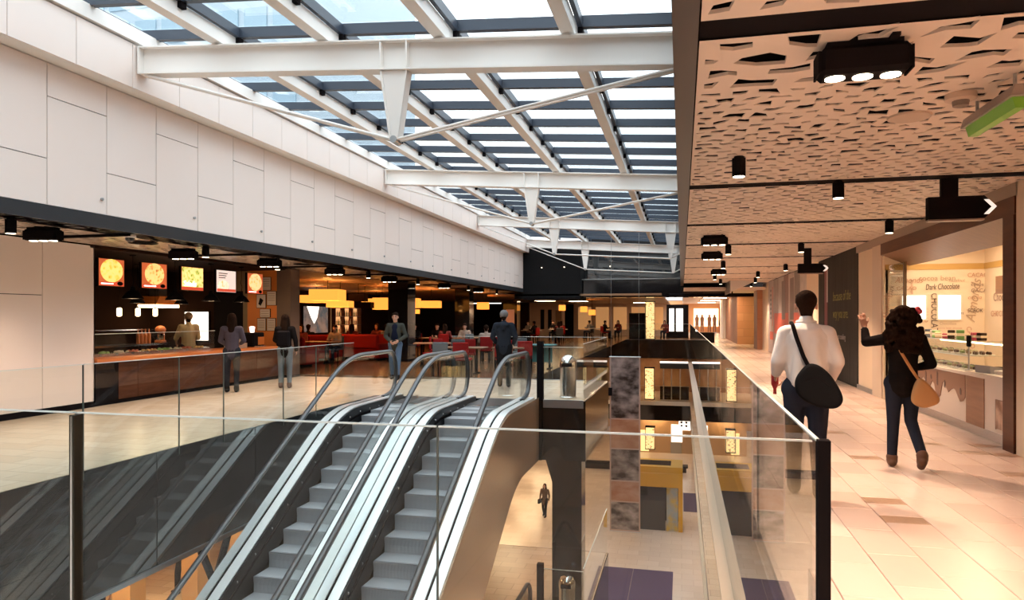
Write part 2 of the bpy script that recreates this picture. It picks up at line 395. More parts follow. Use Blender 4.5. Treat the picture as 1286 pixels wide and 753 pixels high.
B('cafe_ceiling', M('cafe_ceiling_paint', (.34, .2, .11), .5), cl_, (-20, LW, 16.9, 64, 2.88, 2.98), (LW, -1, 36.7, 64, 2.7, 2.8))
B('kitchen_ceiling', DARKWALL, cl_, (-15, LW, 10.4, 16.9, 2.84, 2.98))
for y in (9.2, 12.7, 16.2, 19.7, 23.2, 26.7, 30.2): B('light_track', BLACK, cl_, (LW + .1, LW2 - .1, y - .03, y + .03, 2.86, 2.9))

# --- skylight: rafters, purlins, panes, following the trusses' slope
def ztop(x): return 5.13 - .0655 * (x + .1) + .02
sky = struct(obj('skylight', None), 'white raftered glass roof over the atrium with dark purlins', 'skylight')
RXS = (-8.15, -6.55, -4.87, -3.15, -1.42, .3)
for x in RXS[1:-1]:
    z = ztop(x); B('rafter', WHITEST, sky, (x - .085, x + .085, -4, 37.2, z, z + .2))
    bq = MB()
    for y in [(-3.2 + i * 1.25) for i in range(32)]: bq.box(x + .085, x + .15, y - .05, y + .05, z + .12, z + .26)
    tag(bq.build('bracket_row', BLACK, sky), kind='stuff')
ang = math.atan(.0655); PS = 1.25
purl = MB().box(-8.3, .2, -.05, .05, 0, .15).build('purlin', NAVY, sky); pmesh = purl.data; bpy.data.objects.remove(purl)
z0 = 5.13 - .0655 * .1 + .02
pane_m = {}
for i in range(33):
    y = -3.2 + i * PS
    obj('purlin', pmesh, sky, (0, y, z0 + .21), (0, ang, 0))
    for k in range(5):
        xa, xb = RXS[k], RXS[k + 1]
        if k not in pane_m:
            q = MB().box(xa + .02, xb - .02, .03, PS - .03, .155, .175).build('roof_pane', ROOFGLASS, sky); pane_m[k] = q.data; bpy.data.objects.remove(q)
        obj('roof_pane', pane_m[k], sky, (0, y, z0 + .21), (0, ang, 0))
for k in range(1, 5):
    x = RXS[k]; z = ztop(x); B('glazing_bar', NAVY, sky, (x + .09, x + .15, -4, 38, z + .2, z + .34))

def truss(y, posts, right, label):
    t = thing('roof_truss', label, 'truss', (0, y, 0), 0, 'white steel trusses under the skylight')
    xa, xb = UB + .05, right; za, zb = ztop(xa) - .02, ztop(xb) - .02; D = .41
    def strip(name, y0, y1, d0, d1):
        m = MB().poly([(xa, y0, za - d1), (xb, y0, zb - d1), (xb, y1, zb - d1), (xa, y1, za - d1), (xa, y0, za - d0), (xb, y0, zb - d0), (xb, y1, zb - d0), (xa, y1, za - d0)],
                      [(0, 1, 2, 3), (7, 6, 5, 4), (0, 4, 5, 1), (1, 5, 6, 2), (2, 6, 7, 3), (3, 7, 4, 0)]); return m.build(name, WHITEST, t)
    strip('web', -.008, .008, .02, D - .02); strip('top_flange', -.11, .11, 0, .02); strip('bottom_flange', -.11, .11, D - .02, D)
    B('end_plate', WHITEST, t, (xa - .02, xa, -.12, .12, za - D, za))
    bot = []
    for px, zb_ in posts:
        zt = ztop(px) - .02 - D
        m = MB()
        for s in (-1, 1): m.prism([(px - .2, zt), (px - .06, zb_), (px - .03, zb_), (px - .17, zt)] if s < 0 else [(px + .2, zt), (px + .06, zb_), (px + .03, zb_), (px + .17, zt)], 'y', -.09, .09)
        m.prism([(px - .2, zt), (px - .06, zb_), (px + .06, zb_), (px + .2, zt)], 'y', -.068, -.056)
        m.build('strut', WHITEST, t)
        [B('stiffener', WHITEST, t, (px + q - .01, px + q + .01, -.105, -.008, zt + .02, zt + D - .02)) for q in (-.19, .19)]
        bot.append((px, zb_))
    pts = [(xa + .05, za - D)] + bot + [(xb, zb - D - .02 if right < .1 else bot[-1][1] + .35)]
    for (a, b) in zip(pts[:-1], pts[1:]):
        for s in (-.05, .05):
            MB().tube([(a[0], s, a[1]), (b[0], s, b[1])], .022, 8).build('tie_rod', WHITEST, t, True)
    MB().cyl((0, 0), .05, -.1, .1, 12).build('pin', GREYMETAL, t, True, (bot[0][0], 0, bot[0][1]), (R(90), 0, 0))
    return t
truss(9, [(-3.8, 4.02)], -.02, 'white steel roof truss with one strut, first from the near end of the skylight')
truss(18, [(-3.8, 4.03)], -.02, 'white steel roof truss with one strut, second along the skylight')
truss(27, [(-4.8, 4.03), (-.4, 3.78)], .3, 'white steel roof truss with two struts, farther from the dark end wall')
truss(36, [(-4.8, 4.03), (-.4, 3.78)], .3, 'white steel roof truss with two struts, next to the dark end wall')

# --- far end of the atrium
we = struct(B('wall_end', M('black_wall', (.018, .018, .019), .5), None, (LW2 - .5, -5.15, 36.7, 37.2, 2.55, 5.6), (-5.15, .1, 40, 40.3, 3.6, 6.5), (-5.35, -5.15, 37.2, 40, 2.6, 5.6)))
B('bulkhead', BLACKG, we, (-5.15, 2.3, 37.3, 38.6, 2.62, 3.55)); B('bulkhead_rim', GREYMETAL, we, (-5.15, 2.3, 37.25, 37.3, 3.55, 3.6))
B('glass_front', DARKGLOSS, we, (-5.15, 2.3, 38.2, 38.25, 3.6, 4.9))
for x in (-7.2, -6.0, -3.6): MB().sphere((x, 36.65, 4.2), .022).build('wall_light', LAMPON, we)
B('soffit', BLACK, we, (LW2, -5.15, 36.6, 39, 2.5, 2.6))
wb = struct(B('wall_back', DARKWALL, None, (-20.3, -20, -6, 64, 0, 3.3), (-20, 12, 90, 90.3, 0, 3.6), (-20, -1, 64, 64.3, 0, 2.8), (-20, 12, -6.3, -6, 0, 6.5), (-14.7, -14.5, -6, 16.9, 0, 3.0), (-20, LW - .5, 16.85, 17.2, 0, 3.0), (-14.5, LW - .5, 10.2, 10.4, 0, 3)))
# ================================================================== BALUSTRADES
def glass_run(name, label, axis, fixed, seams, z0=0, h=1.1, posts=(), base=True, t=.016, cap=EDGE, gap=.006):
    r = thing(name, label, 'balustrade')
    def bx(a0, a1, w0, w1, za, zb): return (a0, a1, fixed + w0, fixed + w1, za, zb) if axis == 'x' else (fixed + w0, fixed + w1, a0, a1, za, zb)
    for a, b in zip(seams[:-1], seams[1:]):
        B('pane', GLASS, r, bx(a + gap, b - gap, -t / 2, t / 2, z0 - .12, z0 + h - .008))
        B('top_edge', cap, r, bx(a + gap, b - gap, -t / 2 - .001, t / 2 + .001, z0 + h - .008, z0 + h))
    for s in seams[1:-1]: B('joint', M('joint_seal', (.10, .12, .11), .5), r, bx(s - .004, s + .004, -t / 2, t / 2, z0 - .1, z0 + h - .01))
    for p in posts: B('post', M('dark_bronze_post', (.05, .045, .035), .3, .6), r, bx(p - .016, p + .016, -.03, .03, z0 - .1, z0 + h - .015)); B('post_face', STEEL, r, bx(p - .006, p + .006, -.033, -.03, z0 - .1, z0 + h - .02))
    if base: B('base_channel', GREYMETAL, r, bx(seams[0], seams[-1], -.03, .03, z0 - .14, z0 + .012))
    return r
glass_run('glass_balustrade', 'clear glass balustrade across the void facing down the escalators', 'x', 3.18, [-5.95, -3.21, -1.13, RX - .02], posts=(-3.21,), base=False, t=.012)
rr = glass_run('glass_balustrade', 'long glass balustrade beside the tiled walkway, ending at a black corner post', 'y', RX, [3.2, 5.6, 8, 10.4, 12.8, 15.2, 17.6, 20, 22.4, 24.8, 27.2, 29.6, 32, 36, 40, 45, 50], base=False)
B('corner_post', BLACK, rr, (RX - .005, RX + .045, 3.165, 3.22, -.2, 1.1))
glass_run('glass_balustrade', 'glass balustrade along the food counter gallery, left of the escalators', 'y', LG, [3.2, 4.65, 6.13, 7.58, 8.46, 9.95, 10.97, 12.4], h=1.12, base=False)
bf = glass_run('glass_balustrade', 'glass balustrade round the bridge corner guarding the steel bin', 'x', BY0, [-2.6, -1.82], h=1.03)
for a, b in ((BY0, 15.6), (15.6, BY1)):
    B('pane', GLASS, bf, (-1.828, -1.812, a, b - .01, -.1, 1.09)); B('top_edge', EDGE, bf, (-1.83, -1.81, a, b - .01, 1.09, 1.1))
B('end_post', BLACK, bf, (-2.72, -2.6, BY0 - .06, BY0 + .06, 0, 1.14)); B('lower_post', BROWNGLOSS, bf, (-2.70, -2.62, BY0 - .08, BY0 - .03, -1.15, 0))
glass_run('glass_balustrade', 'glass balustrade on the cafe side of the bridge', 'x', BY1, [-5.9, -4.6, -3.2, -1.82])
bl = glass_run('glass_balustrade', 'glass balustrade of the bridge one storey below', 'x', BY0, [-2.6, -1.82], z0=-LV, h=1.05)
B('pane', GLASS, bl, (-1.828, -1.812, BY0, BY1, -LV - .1, -LV + 1.1)); B('top_edge', EDGE, bl, (-1.83, -1.81, BY0, BY1, -LV + 1.1, -LV + 1.115))
B('end_post', BLACK, bl, (-2.72, -2.6, BY0 - .06, BY0 + .06, -LV, -LV + 1.14))

def bin_(z, label, y=13.86):
    t = thing('litter_bin', label, 'bin', (-2.19, y, z))
    MB().lathe([(.17, 0), (.17, .03), (.16, .04), (.16, .60)], n=24).build('body', STEEL, t, True)
    MB().lathe([(.165, .60), (.165, .68), (.155, .74), (.125, .80), (.07, .84), (.01, .855)], n=24).build('domed_lid', CHROME, t, True)
    MB().box(-.1, .1, -.167, -.15, .63, .70).build('flap', BLACK, t)
bin_(0, 'domed stainless steel litter bin behind glass on the bridge')
bin_(-LV, 'domed stainless steel litter bin on the bridge one storey down', 13.72)
cb = thing('column', 'dark clad column standing under the bridge on the storey below', 'column', (-2.25, 14.35, -LV))
MB().prism([(-.30, 3.15), (-.30, .02), (.30, .02), (.30, 3.15)], 'y', -.28, .28).build('shaft', BROWNGLOSS, cb)
MB().prism([(-.48, 3.15), (-.30, 2.55), (-.30, 3.15)], 'y', -.26, .26).build('bracket', BROWNGLOSS, cb)
B('collar', BLACK, cb, (-.34, .34, -.31, .31, 3.05, 3.14))

# ================================================================== ESCALATORS
SL = math.tan(R(30))
def prof(y, c, zt, wd=.6):
    yk = (zt - c) / SL
    if y >= yk + wd: return zt
    if y <= yk - wd: return SL * y + c
    return zt - SL * (yk + wd - y) ** 2 / (4 * wd)
RUBBER = M('black_rubber_handrail', (.035, .036, .04), .28, .0, ior=1.6)
STEPM = M('grey_step_metal', (.46, .47, .49), .42, .4)
# ribbed tread: wave bump across the step
_n = STEPM.node_tree.nodes; _l = STEPM.node_tree.links.new
_t = _n.new('ShaderNodeTexCoord'); _w = _n.new('ShaderNodeTexWave'); _w.bands_direction = 'X'; _w.inputs['Scale'].default_value = 22
_b = _n.new('ShaderNodeBump'); _b.inputs['Strength'].default_value = .6; _b.inputs['Distance'].default_value = .01
_l(_t.outputs['Object'], _w.inputs[0]); _l(_w.outputs[1], _b.inputs['Height']); _l(_b.outputs[0], _n['Principled BSDF'].inputs['Normal'])
DECK = M('satin_aluminium_deck', (.90, .90, .90), .32, .55)
DECK2 = M('grey_aluminium_deck', (.74, .75, .77), .3, .7)
SKIRT = M('black_skirt', (.014, .014, .016), .3, ior=1.25)
YB = 3.55
smesh = None
def escalator(cx, label, clad):
    global smesh
    t = thing('escalator', label, 'escalator', (cx, 0, 0), 0, 'pair of escalators')
    ys = [YB + i * .15 for i in range(int((13.0 - YB) / .15) + 1)]
    # steps
    y = 12.2; k = 0
    while y > YB + .1:
        z = prof(y, -6.3, -.02, .75)
        if smesh is None:
            m = MB(); prof2 = [(0, 0), (.40, 0), (.40, -.06), (.05, -.20), (.012, -.24), (0, -.20), (.004, -.10), (-.006, -.02)]
            m.prism(prof2, 'x', -.40, .40); s_ = m.build('step', STEPM, t); smesh = s_.data; s_.location = (0, y, z)
            yl = MB().box(-.40, .40, -.008, .03, .0005, .003).build('nosing', M('dark_nosing', (.20, .20, .21), .5), s_); nm = yl.data; escalator.nm = nm
        else:
            s_ = obj('step', smesh, t, (0, y, z)); obj('nosing', escalator.nm, s_)
        y -= .37 if z > -.05 else .3465
    B('comb_plate', M('dark_comb_plate', (.10, .10, .105), .35, .6), t, (-.41, .41, 12.35, 13.38, -.06, .004))
    B('comb_teeth', STEEL, t, (-.41, .41, 12.22, 12.36, -.05, .002))
    def ribbon(name, x0, x1, c, zt, mat, th, ya=YB, yb=13.0, wd=.6, smooth=True):
        Y = [q for q in ys if ya <= q <= yb]; m = MB()
        m.loft([[(x0, q, prof(q, c, zt, wd)), (x1, q, prof(q, c, zt, wd)), (x1, q, prof(q, c, zt, wd) - th), (x0, q, prof(q, c, zt, wd) - th)] for q in Y])
        return m.build(name, mat, t, smooth)
    for s in (-1, 1):
        def X(a, b): return (min(s * a, s * b), max(s * a, s * b))
        ribbon('inner_deck', *X(.445, .575), -5.97, .10, DECK, .05)
        ribbon('outer_deck', *X(.612, .735), -5.97, .10, DECK2 if s < 0 else DECK, .05)
        ribbon('glass_channel', *X(.575, .612), -5.985, .085, BLACK, .05)
        ribbon('skirt', *X(.418, .448), -5.985, .085, SKIRT, .46)
        ribbon('skirt_brush', *X(.405, .418), -6.13, -.03, BLACK, .03)
        bm = MB()
        for i in range(24):
            q = YB + .3 + i * .38; z = prof(q, -6.07, .0, .6); xx = s * .418
            bm.sphere((xx - s * .003, q, z), .014, 6, 4)
        tag(bm.build('skirt_bolts', LAMPON if False else M('bright_bolt', (.9, .9, .9), .2, 1), t), kind='stuff')
        # glass panes with seams square to the slope
        xs = s * .594; seams = [YB + .4, 5.6, 7.1, 8.6, 10.0, 11.3, 12.75]
        for a, b in zip(seams[:-1], seams[1:]):
            bot = []; top = []; n = 7
            for i in range(n + 1):
                q = a + (b - a) * i / n; lean = .27 if q < 10.3 else .27 * max(0, (11.2 - q) / .9)
                bot.append((q, prof(q, -5.98, .09) - .01)); q2 = min(q - lean, 12.75) if q < 12.7 else q
                top.append((q2, prof(q2, -5.4, .95) - .03))
            pts = bot + top[::-1]
            if b == 12.75:
                arc = [(12.75 + .30 * math.sin(u), .545 - .375 * math.cos(u)) for u in [math.pi * i / 8 for i in range(0, 9)]]
                pts = bot + [(12.75, .17)] + arc[1:] + top[::-1][1:]
            MB().prism(pts, 'x', xs - .005, xs + .005).build('balustrade_pane', GLASS, t)
        path = [(s * .61, q, prof(q, -5.4, .95)) for q in [YB + i * .12 for i in range(int((12.75 - YB) / .12) + 1)]]
        path += [(s * .61, 12.75 + .33 * math.sin(u), .545 + .405 * math.cos(u)) for u in [math.pi * i / 12 for i in range(0, 13)]]
        path += [(s * .61, 12.6, .12), (s * .61, 12.45, .10)]
        MB().tube(path, .042, 10, .028).build('handrail', RUBBER, t, True)
        MB().tube([(p[0], p[1] - (.0 if p[1] < 12.75 else .035 * math.sin(min(1, (p[1] - 12.75) / .3))), p[2] - .034) for p in path[:-14]], .014, 6).build('handrail_guide', STEEL, t, True)
    # side cladding
    for s, mat in ((-1, BEIGE if clad < 0 else DARKGLOSS), (1, BEIGE if clad > 0 else DARKGLOSS)):
        x0, x1 = (s * .735 - .01, s * .735 + .01)
        Y = [q for q in ys] + [13.38]; m = MB()
        m.loft([[(x0, q, prof(q, -6.02, .05)), (x1, q, prof(q, -6.02, .05)), (x1, q, max(-LV - .3, prof(q, -7.75, -1.15))), (x0, q, max(-LV - .3, prof(q, -7.75, -1.15)))] for q in Y])
        m.build('side_cladding', mat, t, True)
    m = MB(); Y = ys + [13.38]
    m.loft([[(-.72, q, max(-LV - .3, prof(q, -7.75, -1.15)) + .03), (.72, q, max(-LV - .3, prof(q, -7.75, -1.15)) + .03), (.72, q, max(-LV - .3, prof(q, -7.75, -1.15))), (-.72, q, max(-LV - .3, prof(q, -7.75, -1.15)))] for q in Y]).build('underside', BEIGE, t, True)
    m = MB(); m.loft([[(-.41, q, prof(q, -6.62, -.3)), (.41, q, prof(q, -6.62, -.3)), (.41, q, prof(q, -6.7, -.38)), (-.41, q, prof(q, -6.7, -.38))] for q in ys]).build('step_bed', BLACK, t)
    return t
escalator(-4.91, 'escalator beside the dark gallery edge, grey steps between glass sides', 0)
escalator(-3.42, 'escalator with beige outer cladding, on the bin side of the pair', 1)
gp = struct(B('trim_escalator_gap', DECK2, None, (-4.17, -4.16, 12.9, 13.38, -.1, .08)))
# landing plates round the heads
struct(B('trim_landing', M('dark_comb_plate', (.10, .10, .105), .35, .6), None, (LG, -5.67, 12.6, BY0, -.08, 0.0), (-5.62, -2.70, 13.385, 13.44, -.05, .003)))
# escalator from the storey below (only its head shows)
le = thing('escalator', 'escalator head one storey down, beside the lower bridge', 'escalator', (-3.4, 0, -LV))
for s in (-1, 1):
    path = [(s * .61, q, prof(q, -5.4, .95)) for q in [8 + i * .15 for i in range(32)]]
    path += [(s * .61, 12.75 + .31 * math.sin(u), .64 + .31 * math.cos(u)) for u in [math.pi * i / 12 for i in range(0, 13)]]
    MB().tube(path, .042, 8, .028).build('handrail', RUBBER, le, True)
    MB().prism([(8, prof(8, -5.98, .09)), (12.9, .09), (13.0, .6), (12.75, .92), (11, .80), (8, prof(8, -5.4, .95))], 'x', s * .594 - .005, s * .594 + .005).build('balustrade_pane', GLASS, le)
    MB().loft([[(s * .42, q, prof(q, -5.97, .1)), (s * .75, q, prof(q, -5.97, .1)), (s * .75, q, prof(q, -7.2, -1.0)), (s * .42, q, prof(q, -7.2, -1.0))] for q in [8 + i * .25 for i in range(21)]]).build('deck', DECK2, le)
B('comb_plate', STEPM, le, (-.41, .41, 12.2, 13.38, -.06, .004))
y = 12.1
while y > 8.2:
    obj('step', smesh, le, (0, y, prof(y, -6.3, -.02, .75))); y -= .3465

# ================================================================== PEOPLE
def caps(m, p, q, r1, r2, flat=1.0, n=12):
    """tapered capsule between two joints, its cross-section squeezed front-to-back by flat"""
    p = Vector(p); q = Vector(q); d = q - p; Ln = d.length
    if Ln < 1e-5: d = Vector((0, 0, 1)); Ln = 1e-5
    d.normalize(); a = d.cross(Vector((0, 1, 0)))
    if a.length < .1: a = Vector((1, 0, 0))
    a.normalize(); b = a.cross(d)
    prof_ = [(-r1 * math.cos(t), r1 * math.sin(t)) for t in (.12, .5, .95)] + [(0, r1), (Ln, r2)] + [(Ln + r2 * math.cos(t), r2 * math.sin(t)) for t in (.95, .5, .12)]
    rings = []
    for h, r in prof_:
        rings.append([tuple(p + d * h + (a * math.cos(u) + b * math.sin(u) * flat) * r) for u in (2 * math.pi * i / n for i in range(n))])
    m.loft(rings)
def blob(name, m, voxel, mat, parent, smooth=3):
    me = bpy.data.meshes.new(name); me.from_pydata(m.v, [], m.f)
    bm = bmesh.new(); bm.from_mesh(me); bmesh.ops.recalc_face_normals(bm, faces=bm.faces[:]); bm.to_mesh(me); bm.free()
    o = bpy.data.objects.new(name, me); COL.objects.link(o)
    r = o.modifiers.new('r', 'REMESH'); r.mode = 'VOXEL'; r.voxel_size = voxel; r.use_smooth_shade = True
    if smooth: s_ = o.modifiers.new('s', 'SMOOTH'); s_.factor = .5; s_.iterations = smooth
    dg = bpy.context.evaluated_depsgraph_get(); nm = bpy.data.meshes.new_from_object(o.evaluated_get(dg))
    bpy.data.objects.remove(o); bpy.data.meshes.remove(me)
    nm.name = name; nm.materials.clear(); nm.materials.append(mat)
    nm.polygons.foreach_set('use_smooth', [True] * len(nm.polygons))
    return obj(name, nm, parent)
STAND = dict(pel=(0, 0, .96), wai=(0, 0, 1.10), che=(0, .0, 1.30), neb=(0, -.01, 1.47), hea=(0, .02, 1.63),
             hipL=(-.09, 0, .92), knL=(-.10, .01, .50), anL=(-.10, -.02, .09), hipR=(.09, 0, .92), knR=(.10, .01, .50), anR=(.10, -.02, .09),
             shL=(-.175, -.01, 1.415), elL=(-.25, -.03, 1.13), wrL=(-.25, .05, .90), shR=(.175, -.01, 1.415), elR=(.25, -.03, 1.13), wrR=(.25, .05, .90))
def hand(m, wr, el, side, curl=.5, d=None, nrm=None, fr=.0085):
    w_ = Vector(wr); d = Vector(d).normalized() if d else (w_ - Vector(el)).normalized()
    nrm = Vector(nrm) if nrm else Vector((side, 0, 0)); nrm = (nrm - d * nrm.dot(d)).normalized()   # back of the hand
    s_ = d.cross(nrm).normalized()
    if s_.y * 1 < 0: s_ = -s_                      # thumb side leans forward
    pe = w_ + d * .085
    caps(m, w_ + d * .01 - s_ * .016, pe - s_ * .022, .017, .014); caps(m, w_ + d * .01 + s_ * .016, pe + s_ * .022, .018, .014); caps(m, w_ + d * .01, pe, .018, .014)
    for k, ln in zip((-.033, -.011, .011, .032), (.056, .072, .078, .070)):
        a = pe + s_ * k; c = curl
        b = a + (d * math.cos(c * .6) - nrm * math.sin(c * .6)) * ln * .45 + s_ * k * .12
        e = b + (d * math.cos(c * 1.5) - nrm * math.sin(c * 1.5)) * ln * .33
        f = e + (d * math.cos(c * 2.2) - nrm * math.sin(c * 2.2)) * ln * .27
        caps(m, a, b, fr + .001, fr, n=8); caps(m, b, e, fr, fr * .95, n=8); caps(m, e, f, fr * .95, fr * .8, n=8)
    a = w_ + d * .03 + s_ * .026; b = a + d * .03 + s_ * .03 - nrm * .008; e = b + d * .034 + s_ * .010 - nrm * .012
    caps(m, a, b, .013, .011, n=8); caps(m, b, e, .010, .0085, n=8)
def person(label, loc, rz, pose, H=1.74, top=None, legs=None, shoe=None, hair='short', hairm=HAIRD, voxel=.010, sleeves=1.0, hem=.90, fat=1.0, group=None, handL={}, handR={}, turn=0, skin=SKIN, collar=True, lowtop=False, cap=None):
    J = {k: Vector(v) for k, v in {**STAND, **pose}.items()}
    t = thing('person', label, 'person', loc, rz, group); sc = H / 1.76; t.scale = (sc, sc, sc)
    m = MB(); h = J['hea']
    ht = Matrix.Rotation(turn, 4, 'Z')
    def hp(x, y, z): return tuple(h + ht @ Vector((x, y, z)))
    # head: skull, jaw, nose, ears, neck
    m.sphere(hp(0, -.012, .03), .094, 14, 9, (.84, 1.0, .98)); m.sphere(hp(0, .02, -.035), .074, 12, 8, (.84, 1, 1.0)); caps(m, hp(0, .045, -.085), hp(0, .05, -.09), .034, .034)
    caps(m, hp(0, .088, .012), hp(0, .103, -.022), .011, .015, n=8)
    caps(m, hp(-.03, .083, -.06), hp(.03, .083, -.06), .010, .010, n=8)
    for s in (-1, 1): caps(m, hp(s * .08, -.005, .015), hp(s * .082, -.008, -.022), .014, .010, .6, n=8); caps(m, hp(s * .02, .082, .036), hp(s * .045, .072, .036), .010, .009, n=8)
    caps(m, J['neb'] - Vector((0, 0, .03)), h + Vector((0, -.012, -.05)), .056, .052)
    caps(m, J['pel'], J['wai'], .13, .11, .72); caps(m, J['wai'], J['che'], .11, .13, .7); caps(m, J['che'], J['neb'], .13, .07, .68)
    for S_, sd in (('L', -1), ('R', 1)):
        sh, el, wr = J['sh' + S_], J['el' + S_], J['wr' + S_]
        caps(m, J['neb'] - Vector((0, 0, .06)), sh, .055, .055); caps(m, sh, el, .048, .037); caps(m, el, wr, .037, .024)
        kw = dict(handL if S_ == 'L' else handR); hand(m, wr, el, sd, **kw)
        caps(m, J['pel'], J['hip' + S_], .10, .085); caps(m, J['hip' + S_], J['kn' + S_], .078, .05); caps(m, J['kn' + S_], J['an' + S_], .05, .034)
        an = J['an' + S_]; dr = Vector(pose.get('toe' + S_, (0, .13, -.05))); caps(m, an, an + dr * .9, .034, .026)
    blob('body', m, voxel, skin, t, 2)
    # eyes and brows
    for s in (-1, 1):
        MB().sphere(hp(s * .032, .074, .012), .011, 8, 5).build('eye', M('eye_dark', (.04, .03, .025), .2), t, True)
        MB().tube([hp(s * .018, .087, .038), hp(s * .033, .086, .043), hp(s * .05, .076, .037)], .005, 5).build('eyebrow', hairm, t)
    MB().tube([hp(-.024, .089, -.058), hp(0, .096, -.057), hp(.024, .089, -.058)], .0045, 5).build('mouth', M('lips', (.33, .12, .10), .5), t)
    # trousers
    m = MB(); F = fat
    caps(m, J['pel'] + Vector((0, 0, -.02)), J['pel'] + Vector((0, 0, .06)), .158 * F, .145 * F, .74)
    for S_ in 'LR':
        caps(m, J['pel'] + Vector((0, -.01, -.03)), J['hip' + S_], .125 * F, .108 * F, .9); caps(m, J['hip' + S_], J['kn' + S_], .098 * F, .068 * F); caps(m, J['kn' + S_], J['an' + S_] + Vector((0, 0, .02)), .068 * F, .054 * F)
    blob('trousers', m, .014, legs, t, 4)
    # shoes
    for S_ in 'LR':
        m = MB(); an = J['an' + S_]; dr = Vector(pose.get('toe' + S_, (0, .13, -.05)))
        caps(m, an + Vector((0, 0, .02)), an + Vector((0, -.01, -.03)), .060, .056); caps(m, an + Vector((0, -.035, -.042)), an + dr, .046, .042, 1); caps(m, an + Vector((0, 0, -.03)), an + dr * .6, .054, .05)
        blob('shoe', m, .010, shoe, t, 2)
    # top
    m = MB()
    caps(m, J['wai'] + Vector((0, 0, hem - 1.06)), J['wai'], .158 * F, .148 * F, .76); caps(m, J['wai'], J['che'], .148 * F, .165 * F, .74); caps(m, J['che'], J['neb'] - Vector((0, 0, .05)), .165 * F, .10, .74)
    for S_ in 'LR':
        sh, el, wr = J['sh' + S_], J['el' + S_], J['wr' + S_]
        caps(m, J['neb'] - Vector((0, 0, .07)), sh, .075, .072 * F); caps(m, J['che'] + Vector((0, 0, .02)), sh, .10, .07); caps(m, sh, el, .070 * F, .057 * F)
        if sleeves > .5: caps(m, el, el.lerp(wr, sleeves * .97), .057 * F, .044 * F)
    if collar: caps(m, J['neb'] + Vector((0, -.005, -.04)), J['neb'] + Vector((0, 0, .015)), .08, .068)
    blob('shirt' if not lowtop else 'jacket', m, .013, top, t, 3)
    # hair
    m = MB(); rg = random.Random(hash(label) % 1000 if False else len(label))
    if hair == 'short':
        m.sphere(hp(0, -.03, .05), .098, 14, 9, (.9, .98, .94)); caps(m, hp(0, -.055, .0), hp(0, -.05, -.055), .068, .052, .8)
        caps(m, hp(-.05, .05, .085), hp(.05, .05, .085), .032, .032)
    elif hair == 'long':
        m.sphere(hp(0, -.03, .045), .102, 14, 9, (.92, 1, .96)); caps(m, hp(0, -.06, .02), hp(0, -.085, -.26), .085, .075, .7)
        for s in (-1, 1): caps(m, hp(s * .06, -.01, .02), hp(s * .075, -.03, -.22), .04, .05)
    elif hair == 'curly':
        m.sphere(hp(0, -.035, .045), .112, 14, 9, (1, 1, .96))
        for i in range(170):
            u = rg.random(); zz = .11 - .46 * u; wid = .10 + .085 * math.sin(min(1, u * 1.25) * math.pi * .62); th = rg.uniform(R(195), R(345))
            if u < .3: th = rg.uniform(R(170), R(370))
            c = hp(math.cos(th) * wid, -.035 + math.sin(th) * wid * .8, zz); m.sphere(c, rg.uniform(.022, .038), 7, 5)
        caps(m, hp(0, -.06, .0), hp(0, -.08, -.27), .10, .11, .7)
    if hair: blob('hair', m, .011 if hair != 'curly' else .0095, hairm, t, 1)
    if cap:
        m = MB(); m.sphere(hp(0, -.02, .05), .108, 14, 9, (.92, 1.02, .95)); blob('cap', m, .012, cap, t, 1)
    return t, J
def part(t, name, m, mat, smooth=True): return m.build(name, mat, t, smooth)
WSHIRT = M('white_cotton_shirt', (.78, .70, .66), .75, bump=(9, .5)); DJEAN = M('dark_denim', (.022, .026, .04), .8); BCOAT = M('black_wool', (.012, .010, .010), .85, bump=(14, .4))
JEAN = M('blue_denim', (.07, .12, .20), .8); LEATHER = M('brown_leather_boot', (.09, .04, .02), .6); BLKSHOE = M('black_leather_shoe', (.015, .013, .013), .4)
OLIVE = M('olive_jacket', (.05, .052, .045), .85); NAVYJ = M('navy_jacket', (.022, .026, .035), .7, bump=(12, .6)); TANB = M('tan_leather_bag', (.50, .26, .10), .5)
# man in white shirt (walks away from us along the glass)
t, J = person('man in white shirt walking away with black shoulder bag and red bottle', (1.08, 6.72, 0), R(-6),
   dict(knL=(-.09, .12, .52), anL=(-.09, .16, .09), knR=(.09, .02, .50), anR=(.09, -.20, .13), toeR=(0, .11, -.07), shL=(-.16, -.01, 1.385), shR=(.16, -.01, 1.385), elL=(-.225, -.04, 1.16), wrL=(-.235, .13, 1.04), elR=(.235, -.06, 1.16), wrR=(.19, .10, .99), hea=(.0, .035, 1.615)),
   H=1.86, top=WSHIRT, legs=DJEAN, shoe=BLKSHOE, voxel=.0075, sleeves=1.0, hem=1.0, fat=1.04, handL=dict(curl=1.15, d=(-.1, .5, -.85)))
m = MB(); caps(m, (0, -.02, 1.06), (0, -.02, 1.32), .168, .178, .74); caps(m, (-.10, -.015, 1.355), (.10, -.015, 1.355), .095, .095, .95); caps(m, (-.06, -.01, 1.43), (.06, -.01, 1.43), .055, .055); caps(m, (-.06, -.10, 1.0), (-.05, -.10, 1.3), .07, .05); caps(m, (.07, -.10, 1.02), (.05, -.10, 1.3), .07, .05)
for s in (-1, 1): caps(m, (s * .14, -.01, 1.35), (s * .215, -.045, 1.17), .075, .062); caps(m, (s * .215, -.045, 1.17), (s * .225, .06, 1.08), .060, .052)
blob('loose_shirt', m, .013, WSHIRT, t, 4)
part(t, 'shirt_collar', MB().tube([(.068 * math.cos(a), .0 + .062 * math.sin(a), 1.485) for a in [i * math.pi / 8 for i in range(16)]], .016, 8, closed=True), WSHIRT)
